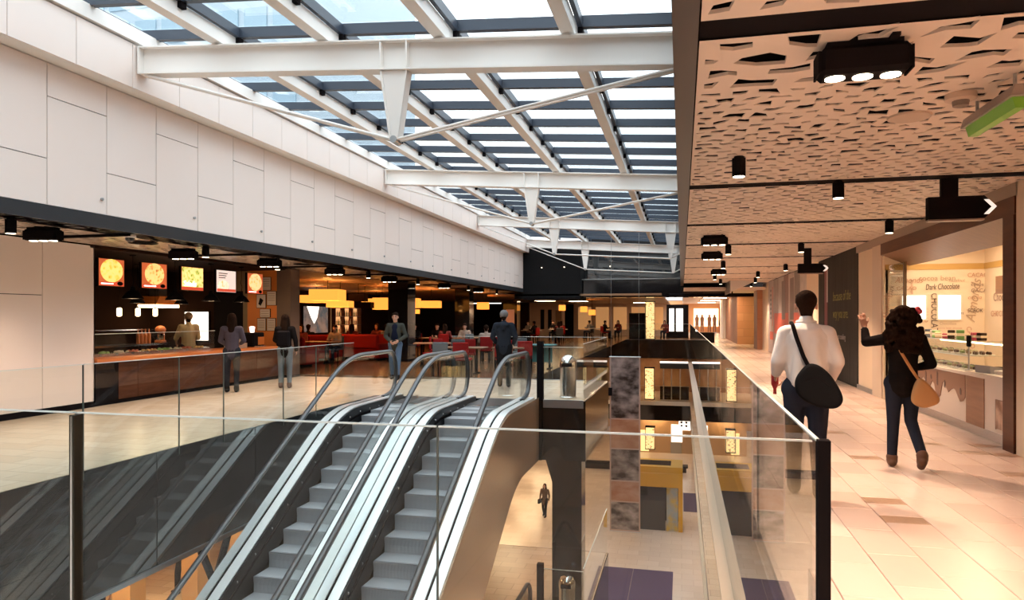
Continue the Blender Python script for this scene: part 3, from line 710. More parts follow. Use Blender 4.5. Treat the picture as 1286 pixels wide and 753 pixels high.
strap = [(-.10, .12, 1.40), (-.115, .04, 1.485), (-.11, -.10, 1.46), (-.085, -.165, 1.36), (-.03, -.185, 1.2), (.02, -.19, 1.10)]
part(t, 'bag_strap', MB().tube(strap, .017, 6, .007), BLACK)
bagm = MB(); bo = [(-.08, .90), (.04, .82), (.20, .80), (.26, .88), (.17, 1.05), (.08, 1.13), (.0, 1.14), (-.09, 1.02)]
bagm.loft([[((x - .08) * k + .08, y, (z - .97) * k + .97) for x, z in rounded(bo)] for y, k in ((-.33, .9), (-.31, 1.05), (-.26, 1.1), (-.21, 1.1), (-.18, 1.0))])
bagm.soft('shoulder_bag', M('black_nylon_bag', (.010, .010, .011), .6, bump=(25, .3)), t)
part(t, 'bag_flap_line', MB().tube([(-.03, -.325, 1.02), (.06, -.325, 1.05), (.15, -.325, .98)], .006, 5), BLACK)
bt = thing('drink_bottle', 'red drink bottle held upside down in the walking man\'s hand', 'bottle', (.84, 6.92, .92))
MB().lathe([(.014, 0), (.014, .03), (.028, .06), (.033, .075), (.033, .17), (.028, .19), (.012, .205)], n=14).build('bottle_body', M('red_drink', (.35, .02, .02), .15), bt, True)
MB().lathe([(.016, -.02), (.016, .005)], n=12).build('cap', M('red_cap', (.25, .01, .01), .4), bt, True)
# woman with curly hair, tan bag, waving left hand
t, J = person('woman with long curly dark hair, black coat and tan shoulder bag waving', (2.30, 8.30, 0), R(-8),
   dict(knL=(-.09, .03, .50), anL=(-.10, .05, .09), knR=(.08, .05, .52), anR=(.15, -.22, .17), toeR=(0, .07, -.11), shL=(-.165, 0, 1.40), elL=(-.35, .10, 1.36), wrL=(-.36, .19, 1.53), shR=(.165, 0, 1.40), elR=(.26, -.07, 1.14), wrR=(.13, .15, 1.08), hea=(.0, .03, 1.62)),
   H=1.73, top=BCOAT, legs=DJEAN, shoe=LEATHER, voxel=.0075, sleeves=.80, hem=.92, hair='curly', fat=.95, lowtop=True,
   handL=dict(curl=.1, d=(-.2, .1, 1), nrm=(.2, -1, .1)), handR=dict(curl=.6, d=(-1, .3, .05)))
m = MB(); caps(m, (0, 0, 1.02), (0, -.01, .93), .145, .168, .78); blob('coat_skirt', m, .014, BCOAT, t, 3)
part(t, 'bag_strap', MB().tube([(-.11, .10, 1.36), (-.10, .02, 1.46), (-.09, -.10, 1.42), (-.03, -.15, 1.25), (.06, -.175, 1.08), (.14, -.185, .95)], .016, 6, .006), TANB)
bagm = MB(); outl = [(.06, .74), (.15, .69), (.28, .74), (.30, .80), (.20, .94), (.13, .99), (.09, .94), (.06, .82)]
bagm.loft([[((x - .18) * k + .18, y, (z - .8) * k + .8) for x, z in rounded(outl)] for y, k in ((-.32, .85), (-.30, 1.05), (-.25, 1.12), (-.20, 1.12), (-.165, 1.0))])
bagm.soft('shoulder_bag', TANB, t)
part(t, 'hair_flower', MB().sphere((.13, -.05, 1.72), .035, 8, 6).sphere((.15, -.06, 1.70), .028, 8, 6), M('pink_flower', (.65, .08, .12), .6))
part(t, 'bracelet', MB().tube([(-.36 + .034 * math.cos(a), .18 + .034 * math.sin(a), 1.50) for a in [i * math.pi / 6 for i in range(12)]], .006, 5, closed=True), BLACK)
# man facing us near the first newel
t, J = person('young man in olive jacket and blue jeans facing the escalators', (-7.15, 16.9, 0), R(190),
   dict(knL=(-.10, .10, .50), anL=(-.09, .12, .09), knR=(.10, .0, .50), anR=(.11, -.12, .09), elL=(-.27, -.03, 1.14), wrL=(-.13, .20, 1.02), elR=(.27, -.03, 1.14), wrR=(.08, .22, 1.0)),
   H=1.72, top=OLIVE, legs=JEAN, shoe=BLKSHOE, hem=.84, lowtop=True, sleeves=.98)
m = MB(); caps(m, (0, .055, 1.10), (0, .06, 1.38), .105, .085, .75); blob('undershirt', m, .012, M('navy_tshirt', (.012, .015, .03), .8), t, 2)
# man in hooded jacket, back to us
t, J = person('man in dark hooded jacket and grey cap standing with his back to the escalators', (-3.98, 15.75, 0), R(6),
   dict(knL=(-.09, .06, .50), anL=(-.10, .02, .09), knR=(.10, .0, .50), anR=(.12, -.10, .09), elL=(-.27, .0, 1.15), wrL=(-.20, .17, 1.0), elR=(.27, .0, 1.15), wrR=(.20, .17, 1.0)),
   H=1.75, top=NAVYJ, legs=M('black_trousers', (.012, .012, .014), .8), shoe=BLKSHOE, hem=.86, fat=1.1, lowtop=True, cap=M('grey_wool_cap', (.14, .13, .13), .9))
m = MB(); caps(m, (-.08, -.06, 1.43), (.08, -.06, 1.43), .07, .07); caps(m, (0, -.10, 1.40), (0, -.13, 1.33), .09, .05); blob('hood', m, .012, NAVYJ, t, 3)
# two women at the counter
person('woman with long dark hair in purple-grey top ordering at the food counter', (-9.35, 13.25, 0), R(25),
   dict(elL=(-.25, .05, 1.15), wrL=(-.17, .26, 1.05), elR=(.25, .02, 1.15), wrR=(.15, .24, 1.08)), H=1.68, top=M('plum_top', (.05, .04, .06), .8), legs=M('charcoal_jeans', (.025, .027, .035), .8), shoe=BLKSHOE, hair='long', hem=.84)
t, J = person('woman with long hair, black backpack and light jeans by the orange wall', (-8.72, 14.3, 0), R(20),
   dict(elL=(-.25, .05, 1.15), wrL=(-.17, .22, 1.05)), H=1.66, top=BCOAT, legs=M('pale_denim', (.13, .16, .19), .8), shoe=M('brown_shoe', (.12, .06, .04), .6), hair='long', hem=.84)
m = MB(); m.bevbox(-.15, .15, -.30, -.13, 1.0, 1.38, .04); m.build('backpack', BLACK, t)
# cook behind the counter
person('cook in beige shirt and flat cap behind the food counter', (-11.25, 14.3, 0), R(60), dict(elL=(-.26, .08, 1.15), wrL=(-.18, .28, 1.02), elR=(.26, .08, 1.15), wrR=(.18, .28, 1.02)),
   H=1.70, top=M('beige_uniform', (.42, .33, .18), .8), legs=BLACK, shoe=BLKSHOE, sleeves=.4, fat=1.1, cap=M('brown_cap', (.12, .07, .04), .8), voxel=.012)
# person on the ground floor, far person in the walkway
t, J = person('woman in brown coat walking with a dark bag on the ground floor', (-6.8, 35.4, -2 * LV), R(170), dict(knL=(-.1, .12, .5), anL=(-.1, .14, .09), anR=(.1, -.15, .1)), H=1.68, top=M('brown_coat', (.09, .05, .03), .8), legs=BLACK, shoe=BLKSHOE, hair='long', hem=.7, voxel=.014)
part(t, 'bag', MB().bevbox(.20, .32, -.05, .25, .70, .95, .03), BLACK)
person('person in dark clothes walking far down the tiled walkway', (3.25, 60, 0), 0, dict(knL=(-.1, .12, .5), anL=(-.1, .14, .09), anR=(.1, -.15, .1)), H=1.74, top=BCOAT, legs=BLACK, shoe=BLKSHOE, voxel=.014)
# ================================================================== RIGHT SIDE: SHOPFRONT AND HOARDING
wr = struct(B('wall_right', PALE, None, (RW, RW + .3, -6, 9.43, 0, CZ), (RW + .02, RW + .3, 15.22, 17.24, 0, CZ), (RW, RW + .3, 21.9, 23.9, 0, CZ), (RW, RW + .3, 34, 36.4, 0, 3.2)))
B('pilaster', M('pale_pilaster', (.76, .60, .46), .55), wr, (RW - .03, RW, 9.1, 9.43, 0, CZ))
B('pilaster', M('pale_pilaster', (.76, .60, .46), .55), wr, (RW - .02, RW + .02, 15.22, 15.9, 0, 3.1))
B('cove_band', M('taupe_band', (.36, .28, .22), .5), wr, (RW - .03, RW + .3, 9.4, 17.24, 3.04, CZ))
B('skirting', GREYMETAL, wr, (RW - .015, RW, 15.25, 17.24, 0, .1))
# chocolate shop shell
CREAML = M('cream_shop_wall', (.86, .70, .52), .5)
ws = struct(B('wall_shop', CREAML, None, (RW, 5.75, 15.12, 15.22, 0, 3.0), (5.6, 5.75, 8.4, 15.12, 0, 3.0), (RW + .3, 5.6, 8.4, 8.5, 0, 3.0), (RW, 5.75, 8.4, 15.22, 3.0, 3.1)))
B('yellow_band', M('ochre_band', (.62, .38, .12), .5), ws, (RW + .02, 5.6, 15.105, 15.12, 2.52, 2.63), (5.585, 5.6, 8.5, 15.12, 2.52, 2.63))
INKS = [M('ink_pink', (.62, .34, .22), .6), M('ink_tan', (.55, .38, .26), .6), M('ink_dark', (.10, .05, .04), .6), M('ink_mid', (.33, .20, .15), .6)]
FR = (R(90), 0, 0)
def word(s, size, x, z, ink, rot=0, sx=1, shear=0): text('lettering', s, size, (x, 15.10, z), (R(90), R(-rot), 0), INKS[ink], ws, .001, shear=shear, sx=sx)
word('Almonds', .16, 4.04, 2.27, 0, 0, .85, .3); word('cocoa bean', .14, 4.46, 2.31, 1); word('Dark Chocolate', .16, 4.58, 2.13, 2, 2, .56, .2)
word('CACAO', .10, 4.07, 2.13, 0); word('CHOCOLATE', .17, 4.68, 2.07, 2, -90, .8); word('Almonds', .24, 5.42, 1.50, 1, 82, .95, .3); word('CACAO', .11, 5.30, 2.37, 0, 0, .9)
word('SCROK', .10, 5.30, 1.70, 2, 0, .8, .2); word('hazelnut', .09, 4.98, 2.28, 1, 0, .9, .3); word('Almonds', .16, 3.94, 1.55, 0, 88, .9, .2); word('cocoa', .09, 5.36, 2.20, 3); word('CACAO', .10, 5.36, 2.08, 3)
word('cocoa', .10, 5.30, 1.95, 0, 0, 1, .3); word('Chocolate', .07, 4.82, 1.46, 1, 0, 1); word('cocoa bean almonds', .05, 4.80, 1.38, 0); word('CACAO', .12, 5.28, 1.42, 0, -80); word('cocoa bean', .10, 4.10, 1.50, 1, 86); word('Dark', .14, 3.99, 1.98, 3, 80, .8, .3); word('almonds', .08, 4.36, 2.05, 0, 90); word('cocoa', .12, 4.62, 1.5, 0, 90)
def wordb(s, size, y, z, ink, sx=1): text('lettering', s, size, (5.583, y, z), (R(90), 0, R(-90)), INKS[ink], ws, .001, sx=sx)
wordb('Chocolate', .22, 14.7, 1.9, 3, .9); wordb('CHOCOLATE', .15, 14.8, 1.62, 0); wordb('cocoa', .2, 13.4, 2.1, 1)
for x0, x1 in ((4.17, 4.58), (4.80, 5.18)):
    n = tag(B('display_niche', WHITELIGHT, None, (x0, x1, 15.085, 15.10, 1.57, 2.02)), 'plain glowing white display panel on the lettered shop wall' if x0 < 4.5 else 'glowing white display panel with small dark print on the lettered shop wall', 'display')
    B('frame', M('white_frame', (.85, .75, .62), .5), n, (x0 - .03, x1 + .03, 15.09, 15.105, 1.54, 2.05))
    if x0 > 4.5:
        text('print', 'CHOCOLATE', .05, (x0 + .13, 15.08, 1.66), FR, INKS[2], n, .001); text('print', 'COCOA', .05, (x0 + .13, 15.08, 1.61), FR, INKS[2], n, .001); text('print', 'in', .05, (x0 + .02, 15.08, 1.61), FR, INKS[2], n, .001)
n = tag(B('wall_cabinet', WOODM, None, (5.2, 5.58, 12.9, 13.6, 2.0, 2.3)), 'small brown box shelf high on the shop side wall', 'shelf'); B('light_inset', WHITELIGHT, n, (5.19, 5.2, 12.95, 13.2, 2.03, 2.2))
n = tag(B('wall_cabinet', WOODM, None, (5.25, 5.58, 12.6, 13.1, 1.45, 1.68)), 'small brown box shelf low on the shop side wall', 'shelf'); B('front_panel', ORANGE, n, (5.24, 5.25, 12.62, 13.08, 1.47, 1.66))
n = tag(B('display_screen', WHITELIGHT, None, (5.575, 5.59, 11.6, 12.5, 1.5, 2.1)), 'white glowing panel on the shop side wall', 'display'); B('frame', BLACK, n, (5.58, 5.6, 11.56, 12.54, 1.46, 2.14))
sl = thing('shop_ceiling_light', 'warm light strip in the ceiling of the chocolate shop', 'lamp', (4.7, 12, 2.99))
B('housing', WHITEST, sl, (-.5, .5, -2.6, 2.6, -.02, .0)); B('diffuser', M('shop_light', (1, .9, .75), .5, em=(1, .80, .55), es=6.5), sl, (-.45, .45, -2.5, 2.5, -.03, -.02))
sf = thing('shopfront', 'dark brown veneered frame and fascia of the chocolate shop', 'shopfront', (RW, 0, 0))
B('fascia', WOODB, sf, (-.04, .04, 9.45, 15.2, 2.82, 3.04)); MB().prism([(-.04, 2.82), (.45, 2.60), (.45, 2.66), (.0, 2.88)], 'y', 9.45, 15.2).build('canopy', M('brown_canopy_veneer', (.13, .055, .03), .4, noise=(1.6, (.16, .07, .036), (1, 9, 9))), sf)
B('jamb', WOODB, sf, (-.05, .18, 9.45, 9.74, .0, 2.82)); B('sliding_glass', GLASS, sf, (.05, .065, 14.0, 15.2, .1, 2.6)); B('glass_frame', M('brown_aluminium', (.12, .08, .05), .35, .5), sf, (.03, .08, 15.12, 15.2, 0, 2.6), (.03, .08, 13.96, 14.0, 0, 2.6))
# counter
WCT = M('white_counter_laminate', (.84, .72, .62), .25); CHOC = M('chocolate_brown_print', (.24, .11, .06), .3)
sc_ = thing('sales_counter', 'white chocolate shop counter with brown melting-drip print', 'counter', (RW, 0, 0))
B('plinth', STEEL, sc_, (.06, .6, 9.75, 13.95, 0, .14)); B('front', WCT, sc_, (.03, .6, 9.75, 13.95, .14, .80)); B('worktop', WCT, sc_, (.01, .75, 9.75, 13.95, .80, .84)); B('service_top', WCT, sc_, (.02, .8, 9.75, 11.1, .84, .86))
B('brown_panel', WOODM, sc_, (.02, .03, 10.48, 11.08, .14, .80))
rd = random.Random(5); pts = [(11.12, .80), (11.12, .48)]; y = 11.15; low = True
edge = []
drip = [(11.2, .42), (11.3, .40), (11.38, .46), (11.48, .55), (11.55, .57), (11.66, .54), (11.76, .49), (11.84, .55), (11.92, .62), (12.0, .62), (12.1, .40), (12.2, .36), (12.3, .42), (12.36, .56), (12.46, .60), (12.56, .50), (12.68, .48), (12.76, .58), (12.9, .63), (13.1, .50), (13.25, .55), (13.4, .45), (13.6, .58), (13.9, .52)]
pts += drip + [(13.9, .80)]
MB().prism(pts, 'x', .022, .03).build('drip_print', CHOC, sc_)
for y, z, s in ((11.28, .55, .1), (11.9, .60, .12), (12.22, .66, .22), (12.75, .64, .2), (12.5, .66, .08)): MB().prism([(y - .025, z - s / 2), (y + .025, z - s / 2 + .02), (y + .03, z + s / 2 - .02), (y, z + s / 2), (y - .03, z + s / 2 - .03)], 'x', .018, .022).build('drip_mark', M('dark_drip', (.07, .025, .015), .3), sc_)
pc = B('poster', M('smudge_print', (.70, .50, .38), .5, noise=(5, (.25, .12, .07))), sc_, (.02, .03, 9.78, 10.12, .20, .56)); B('poster_frame', CHOC, pc, (.019, .029, 9.77, 9.78, .19, .57), (.019, .029, 10.12, 10.13, .19, .57), (.019, .029, 9.77, 10.13, .56, .57))
B('glass_case', GLASS, sc_, (.10, .112, 11.25, 13.9, .84, 1.26)); B('case_shelf', GLASS, sc_, (.11, .6, 11.25, 13.9, 1.05, 1.06)); B('case_top', GLASS, sc_, (.10, .62, 11.25, 13.9, 1.26, 1.272)); B('case_end', GLASS, sc_, (.10, .62, 11.25, 11.262, .84, 1.26))
B('case_edge', EDGE, sc_, (.095, .105, 11.25, 13.9, 1.262, 1.274), (.095, .105, 11.25, 13.9, 1.048, 1.06)); B('shelf_light', M('case_light', (1, 1, .8), .5, em=(1, .9, .6), es=4), sc_, (.58, .62, 11.3, 13.85, 1.20, 1.22))
r5 = random.Random(11); cols = [(.05, .03, .02), (.45, .05, .08), (.6, .45, .25), (.15, .3, .08), (.7, .6, .5), (.1, .1, .12)]
PN = ['dark', 'pink', 'tan', 'green', 'cream', 'black']
for i in range(12):
    y = 11.4 + i * .2; c = i % 6; h = r5.uniform(.07, .16); z = 1.272
    o = thing('chocolate_box', '%s packet standing on top of the glass chocolate case' % PN[c], 'packet', (RW + .3 + r5.uniform(-.05, .1), y, z), r5.uniform(-.4, .4), 'packets on the glass case')
    MB().bevbox(-.05, .05, -.045, .045, 0, h, .008).build('carton', M('pack_%d' % c, cols[c], .4), o); B('label_band', M('pack_label', (.75, .62, .45), .5), o, (-.052, .052, -.047, .047, h * .35, h * .65))
for k, (z, n, g_) in enumerate(((.84, 12, 'chocolates on the case floor'), (1.06, 10, 'chocolates on the glass shelf'))):
    for i in range(n):
        o = thing('chocolate_tray', 'small tray of chocolates ' + ('on the floor of the glass case' if k == 0 else 'on the middle shelf of the glass case'), 'tray', (RW + .34, 11.4 + i * 2.4 / n, z), 0, g_)
        B('tray', M('white_tray', (.8, .75, .65), .4), o, (-.14, .14, -.075, .075, 0, .012))
        m = MB()
        for a in range(3):
            for b in range(2): m.sphere((-.085 + a * .085, -.035 + b * .07, .03), .028, 7, 5)
        tag(m.build('chocolates', M('choc_%d' % (i % 3), [(.09, .035, .015), (.35, .22, .12), (.25, .3, .1)][i % 3], .35), o), kind='stuff')
o = thing('card_reader', 'black card reader on a thin pole on the shop counter', 'terminal', (RW + .1, 11.2, .86)); MB().cyl((0, 0), .012, 0, .33, 8).build('pole', GREYMETAL, o, True); MB().bevbox(-.02, .02, -.045, .045, .33, .49, .01).build('reader', BLACK, o); MB().cyl((0, 0), .05, 0, .01, 12).build('base', GREYMETAL, o)
o = thing('cash_terminal', 'low grey till lying on the white counter end', 'till', (RW + .25, 10.75, .86), .2); MB().prism([(-.16, 0), (.16, 0), (.16, .05), (-.16, .10)], 'y', -.16, .16).build('body', M('till_grey', (.3, .3, .32), .4), o); B('keypad', BLACK, o, (-.02, .14, -.1, .1, .055, .075))
for i in range(3): tag(MB().bevbox(-.15, .15, -.11, .11, 0, .015, .004).build('paper_stack', M('paper', (.75, .7, .66), .6), None, False, (RW + .32, 10.44, .862 + i * .016), (0, 0, .2 * i)), 'flat white folder stacked on the shop counter', 'folder', 'folders on the counter')
# hoarding with slogan
wh = struct(B('wall_hoarding', M('hoarding_backing', (.03, .03, .03), .7), None, (RW + .03, RW + .1, 17.24, 21.9, 0, CZ)))
HB = M('charcoal_printed_board', (.05, .047, .044), .45, noise=(2, (.065, .06, .055), (1, 6, .3)))
for i in range(6): y = 17.24 + i * .7767; MB().box(RW, RW + .03, y + .004, y + .772, .02, CZ - .01).build('board', HB, wh)
YEL = M('slogan_yellow', (.22, .20, .03), .6); PGREY = M('slogan_grey', (.45, .42, .38), .6)
RF = (R(90), 0, R(-90))
text('lettering', 'because of the', .34, (RW - .003, 19.9, 2.02), RF, YEL, wh, .001, shear=.2); text('lettering', 'way you are.', .34, (RW - .003, 19.9, 1.58), RF, YEL, wh, .001, shear=.2); text('lettering', 'without cooking', .20, (RW - .003, 19.75, 1.05), RF, PGREY, wh, .001)
B('red_stripe', M('dark_red_print', (.18, .02, .03), .5), wh, (RW - .002, RW, 20.6, 21.0, .4, 3.0)); B('pale_stripe', M('pale_print', (.5, .42, .4), .5), wh, (RW - .004, RW - .002, 20.55, 20.72, 2.0, 3.0))
# mural
wmu = struct(B('wall_mural', M('mural_backing', (.1, .1, .1), .7), None, (RW + .03, RW + .1, 23.9, 34, 0, 3.2)))
MP = [(.62, .55, .52), (.25, .22, .21), (.60, .52, .50), (.28, .17, .16), (.55, .5, .5), (.40, .33, .33), (.58, .48, .46)]
ye = [23.9, 25.2, 26.4, 27.8, 29.0, 30.6, 32.2, 34.0]
for i in range(7):
    B('board', M('mural_%d' % i, MP[i], .5, noise=(3, tuple(c * .8 for c in MP[i]))), wmu, (RW, RW + .03, ye[i] + .005, ye[i + 1] - .005, .02, 3.18))
for y0, y1, z0, z1 in ((24.9, 26.6, 1.0, 1.75), (27.8, 31.9, .9, 1.75), (32.2, 33.4, .6, .95), (32.4, 32.6, 1.2, 2.9)): B('red_print', M('mural_red', (.62, .12, .08), .5), wmu, (RW - .003, RW, y0, y1, z0, z1))
for y0, y1 in ((26.5, 27.4), (28.6, 29.6)): B('grey_figure', M('mural_grey', (.20, .16, .16), .5), wmu, (RW - .004, RW - .001, y0, y1, 1.5, 3.0))
for k in range(7): B('print_mark', M('mural_grey', (.2, .16, .16), .5), wmu, (RW - .004, RW - .001, 32.9, 33.3, 1.5 + k * .2, 1.6 + k * .2))
# far shops of the walkway
TC = tiles('terracotta_block', (.62, .30, .17), (.52, .24, .13), (.36, .17, .1), 1.0, .45, .6, 'YZ')
wf = struct(B('wall_right_far', TC, None, (RW - .7, RW, 43, 54, 0, 3.0), (RW - .25, RW, 36.4, 38, 0, 3.0)))
TC2 = tiles('terracotta_block_face', (.60, .30, .17), (.52, .24, .13), (.36, .17, .1), 1.0, .45, .6, 'XZ')
B('return', TC2, wf, (RW - .7, RW + 1, 42.9, 43, 0, 3.0)); B('white_pier', WHITEST, wf, (RW - .9, RW, 54, 58, 0, 2.9)); B('glass_shop', M('green_shop', (.2, .22, .05), .5, em=(.5, .45, .1), es=.5), wf, (RW + .6, RW + .7, 38, 43, 0, 3.0))
wz = struct(B('wall_walkway_end', M('orange_shop_wall', (.75, .38, .17), .5), None, (RX - 3, RW + 1, 74, 74.2, 0, 3.2)))
B('lit_window', M('bright_shop_window', (1, .8, .6), .5, em=(1, .66, .38), es=2.6), wz, (1.2, 3.6, 73.9, 74, .6, 2.4)); B('door', M('red_panel', (.5, .12, .07), .5), wz, (3.7, 4.3, 73.9, 74, 0, 2.6))
for x in (1.5, 2.0, 2.7, 3.2):
    o = thing('mannequin', 'orange shop dummy in the bright window at the walkway end, ' + {1.5: 'nearest the planter side', 2.0: 'second from the planter side', 2.7: 'second from the red door', 3.2: 'nearest the red door'}[x], 'mannequin', (x, 73.2, 0), 0, 'dummies at the walkway end'); m = MB(); caps(m, (0, 0, .9), (0, 0, 1.4), .15, .2, .7); caps(m, (-.08, 0, .9), (-.1, 0, .1), .09, .06); caps(m, (.08, 0, .9), (.1, 0, .1), .09, .06); m.sphere((0, 0, 1.68), .11); caps(m, (0, 0, 1.4), (0, 0, 1.6), .06, .05)
    m.build('figure', M('dummy', (.35, .15, .07), .6), o, True); MB().cyl((0, 0), .22, 0, .03, 16).build('base', GREYMETAL, o)
o = thing('planter', 'low black planter box beside the far balustrade', 'planter', (1.45, 45, 0)); B('trough', BLACK, o, (-.5, .5, -.4, .4, 0, .62)); B('soil', DARKWALL, o, (-.46, .46, -.36, .36, .62, .63))
o = thing('pipe_rail', 'black pipe running across the far walkway ceiling', 'pipe', (0, 36, 2.66)); MB().tube([(-.6, 0, 0), (3.4, 0, 0)], .09, 12).build('pipe', BLACK, o, True); MB().tube([(2.4, 0, 0), (2.4, 0, .5)], .03, 8).build('hanger', BLACK, o)
o = thing('ceiling_wedge', 'white sloping ceiling bulkhead above the far walkway', 'bulkhead', (0, 0, 0)); MB().prism([(2.1, 3.19), (3.2, 3.19), (2.12, 2.72)], 'y', 32.5, 36).build('soffit', WHITEST, o); B('rim', GREYMETAL, o, (2.06, 2.1, 32.5, 36, 2.66, 3.19))

# ================================================================== CEILING FIXTURES
def cyl_light(x, y, z, label, group, drop=.18, power=90, r=.065):
    t = thing('downlight', label, 'lamp', (x, y, z), 0, group)
    MB().lathe([(r, -drop), (r, -.02), (r * .7, -.015), (r * .7, 0)], n=16).build('housing', BLACK, t, True)
    MB().lathe([(r * .85, -drop - .004), (r * .85, -drop + .002)], n=16).build('lens', LAMPON, t); MB().cyl((0, 0), r * .45, 0, .05, 10).build('mount', BLACK, t)
    spot(t, (0, 0, -drop - .02), power)
def triple_light(x, y, z, label, group, power=150, w=.48, d=.2, rz=0):
    t = thing('triple_downlight', label, 'lamp', (x, y, z), rz, group)
    MB().bevbox(-w / 2, w / 2, -d / 2, d / 2, -.19, -.03, .025).build('housing', BLACK, t); B('mount', BLACK, t, (-w * .42, w * .42, -d * .35, d * .35, -.03, .02)); B('bracket', BLACK, t, (w * .25, w * .34, -d * .75, -d * .2, -.02, .015))
    [B('end_cap', BLACK, t, (q * (w / 2 + .006) - .006, q * (w / 2 + .006) + .006, -d * .4, d * .4, -.18, -.05)) for q in (-1, 1)]
    for k in (-1, 0, 1): MB().cyl((k * w * .31, 0), .055, -.196, -.188, 14).build('lens', LAMPON, t)
    spot(t, (0, 0, -.22), power, R(115))
GR = 'downlights on the walkway ceiling'
PWR = 340
for x, y, lb in ((.55, 7.3, 'short black cylinder downlight by the ceiling edge, nearest the triple lamp'), (1.78, 8.9, 'black cylinder downlight on the track before the first arrow sign'), (3.3, 12.64, 'black cylinder downlight on the track beside the chocolate shop fascia'), (2.5, 16.2, 'black downlight in front of the second arrow sign'), (3.05, 22.6, 'black downlight above the mural boards')):
    cyl_light(x, y, CZ - .0, lb, GR, .2 if x < 3.2 else .22, PWR)
for i, (x, y) in enumerate(((1.0, 16.2), (1.15, 20.9), (2.6, 26), (1.2, 27.3), (2.9, 30), (1.6, 31), (3.1, 34))): cyl_light(x, y, CZ, 'small black downlight far along the walkway ceiling', GR, .22, PWR)
triple_light(1.02, 4.45, CZ, 'large black triple-lens spotlight box under the perforated ceiling', GR, PWR * 1.3)
triple_light(.62, 14.3, CZ, 'black triple-lens spotlight box by the far ceiling edge', GR, PWR); triple_light(.72, 17.9, CZ, 'black triple-lens spotlight box past the second track by the ceiling edge', GR, PWR); triple_light(1.2, 24.5, CZ, 'black triple-lens spotlight box over the far walkway', GR, PWR); triple_light(2.6, 2.9, CZ, 'unseen triple-lens spotlight box added over the walkway, before the first track', GR, PWR * 1.2)  # last one is added out of view to brighten the near ceiling
triple_light(1.0, .4, CZ, 'unseen triple-lens spotlight box added over the near walkway, balustrade side', GR, PWR * 1.2); triple_light(2.8, -1.6, CZ, 'unseen triple-lens spotlight box added over the near walkway, shop side', GR, PWR * 1.2)  # both added behind the view, more bounce light for the ceiling
for y in (42, 50, 58, 66):
    o = thing('ceiling_light_panel', 'warm square light in the far walkway ceiling', 'lamp', (2.2, y, 2.9), 0, 'far walkway ceiling lights'); B('frame', BLACK, o, (-.8, .8, -.8, .8, -.03, 0)); B('diffuser', PANELLIGHT, o, (-.75, .75, -.75, .75, -.04, -.03))
GL = 'downlights on the gallery ceiling'
for x, y, lb in ((-8.5, 7.4, 'black cylinder downlight over the white panelled wall'), (-8.45, 11.2, 'black cylinder downlight between the two gallery triple lamps'), (-9.1, 14.6, 'black cylinder downlight near the orange wall'), (-8.6, 18.4, 'black cylinder downlight at the cafe corner'), (-8.7, 22.5, 'black cylinder downlight before the first cafe column'), (-8.6, 28, 'black cylinder downlight before the second cafe column'), (-8.7, 33, 'black cylinder downlight near the dark end wall')):
    cyl_light(x, y, 2.9, lb, GL, .2, 80)
for x, y, lb in ((-8.95, 8.3, 'black triple-lens spotlight box over the white wall end'), (-9.2, 11.55, 'black triple-lens spotlight box over the food counter, first'), (-8.8, 13.8, 'black triple-lens spotlight box over the food counter, before the orange wall'), (-8.8, 16.8, 'black triple-lens spotlight box over the gallery at the brown pillar'), (-9.0, 20.8, 'black triple-lens spotlight box at the cafe front'), (-8.9, 25.8, 'black triple-lens spotlight box between the cafe columns'), (-8.9, 30.5, 'black triple-lens spotlight box at the second cafe column')):
    triple_light(x, y, 2.9, lb, GL, 110, rz=R(10))
for x, y, lb in ((-9.0, 10.3, 'round dark vent in the gallery ceiling beside the dome camera'), (-8.9, 15.4, 'round dark vent in the gallery ceiling above the two women')):
    o = thing('ceiling_vent', lb, 'vent', (x, y, 2.9)); MB().lathe([(.24, -.02), (.22, -.03), (.15, -.015), (.02, -.01)], n=20).build('ring', BLACK, o, True); MB().cyl((0, 0), .1, -.02, 0, 14).build('core', GREYMETAL, o)
o = thing('dome_camera', 'small dome camera under the gallery ceiling by the dark fascia', 'camera', (-8.42, 9.35, 2.9)); MB().lathe([(.09, 0), (.09, -.04), (.07, -.05)], n=16).build('base', WHITEST, o, True); MB().lathe([(.07, -.05), (.06, -.09), (.03, -.115), (.005, -.12)], n=16).build('dome', BLACKG, o, True)
def arrow_sign(x, y, z, w, h, label):
    t = thing('direction_sign', label, 'sign', (x, y, z)); T = .05
    MB().prism([(0, 0), (w - h / 2, 0), (w, h / 2), (w - h / 2, h), (0, h)], 'y', -T, T).build('board', BLACK, t); B('hanger', BLACK, t, (w * .2, w * .45, -.03, .03, h, CZ - z)); B('lower_rim', M('sign_rim', (.32, .24, .2), .4), t, (0, w - h / 2, -T - .005, T + .005, -.02, 0))
    a = w - h * .52; m = MB().prism([(a, .82 * h), (a + .05, .82 * h), (a + .30 * h + .05, .5 * h), (a + .05, .18 * h), (a, .18 * h), (a + .30 * h, .5 * h)], 'y', -T - .006, -T); m.build('arrow', M('sign_white', (.85, .8, .75), .5, em=(1, .9, .8), es=.7), t)
arrow_sign(2.76, 9.05, 2.73, .70, .26, 'black arrow-shaped hanging sign with white chevron by the chocolate shop')
arrow_sign(2.63, 17.5, 2.62, .65, .22, 'black arrow-shaped hanging sign with white chevron before the mural')
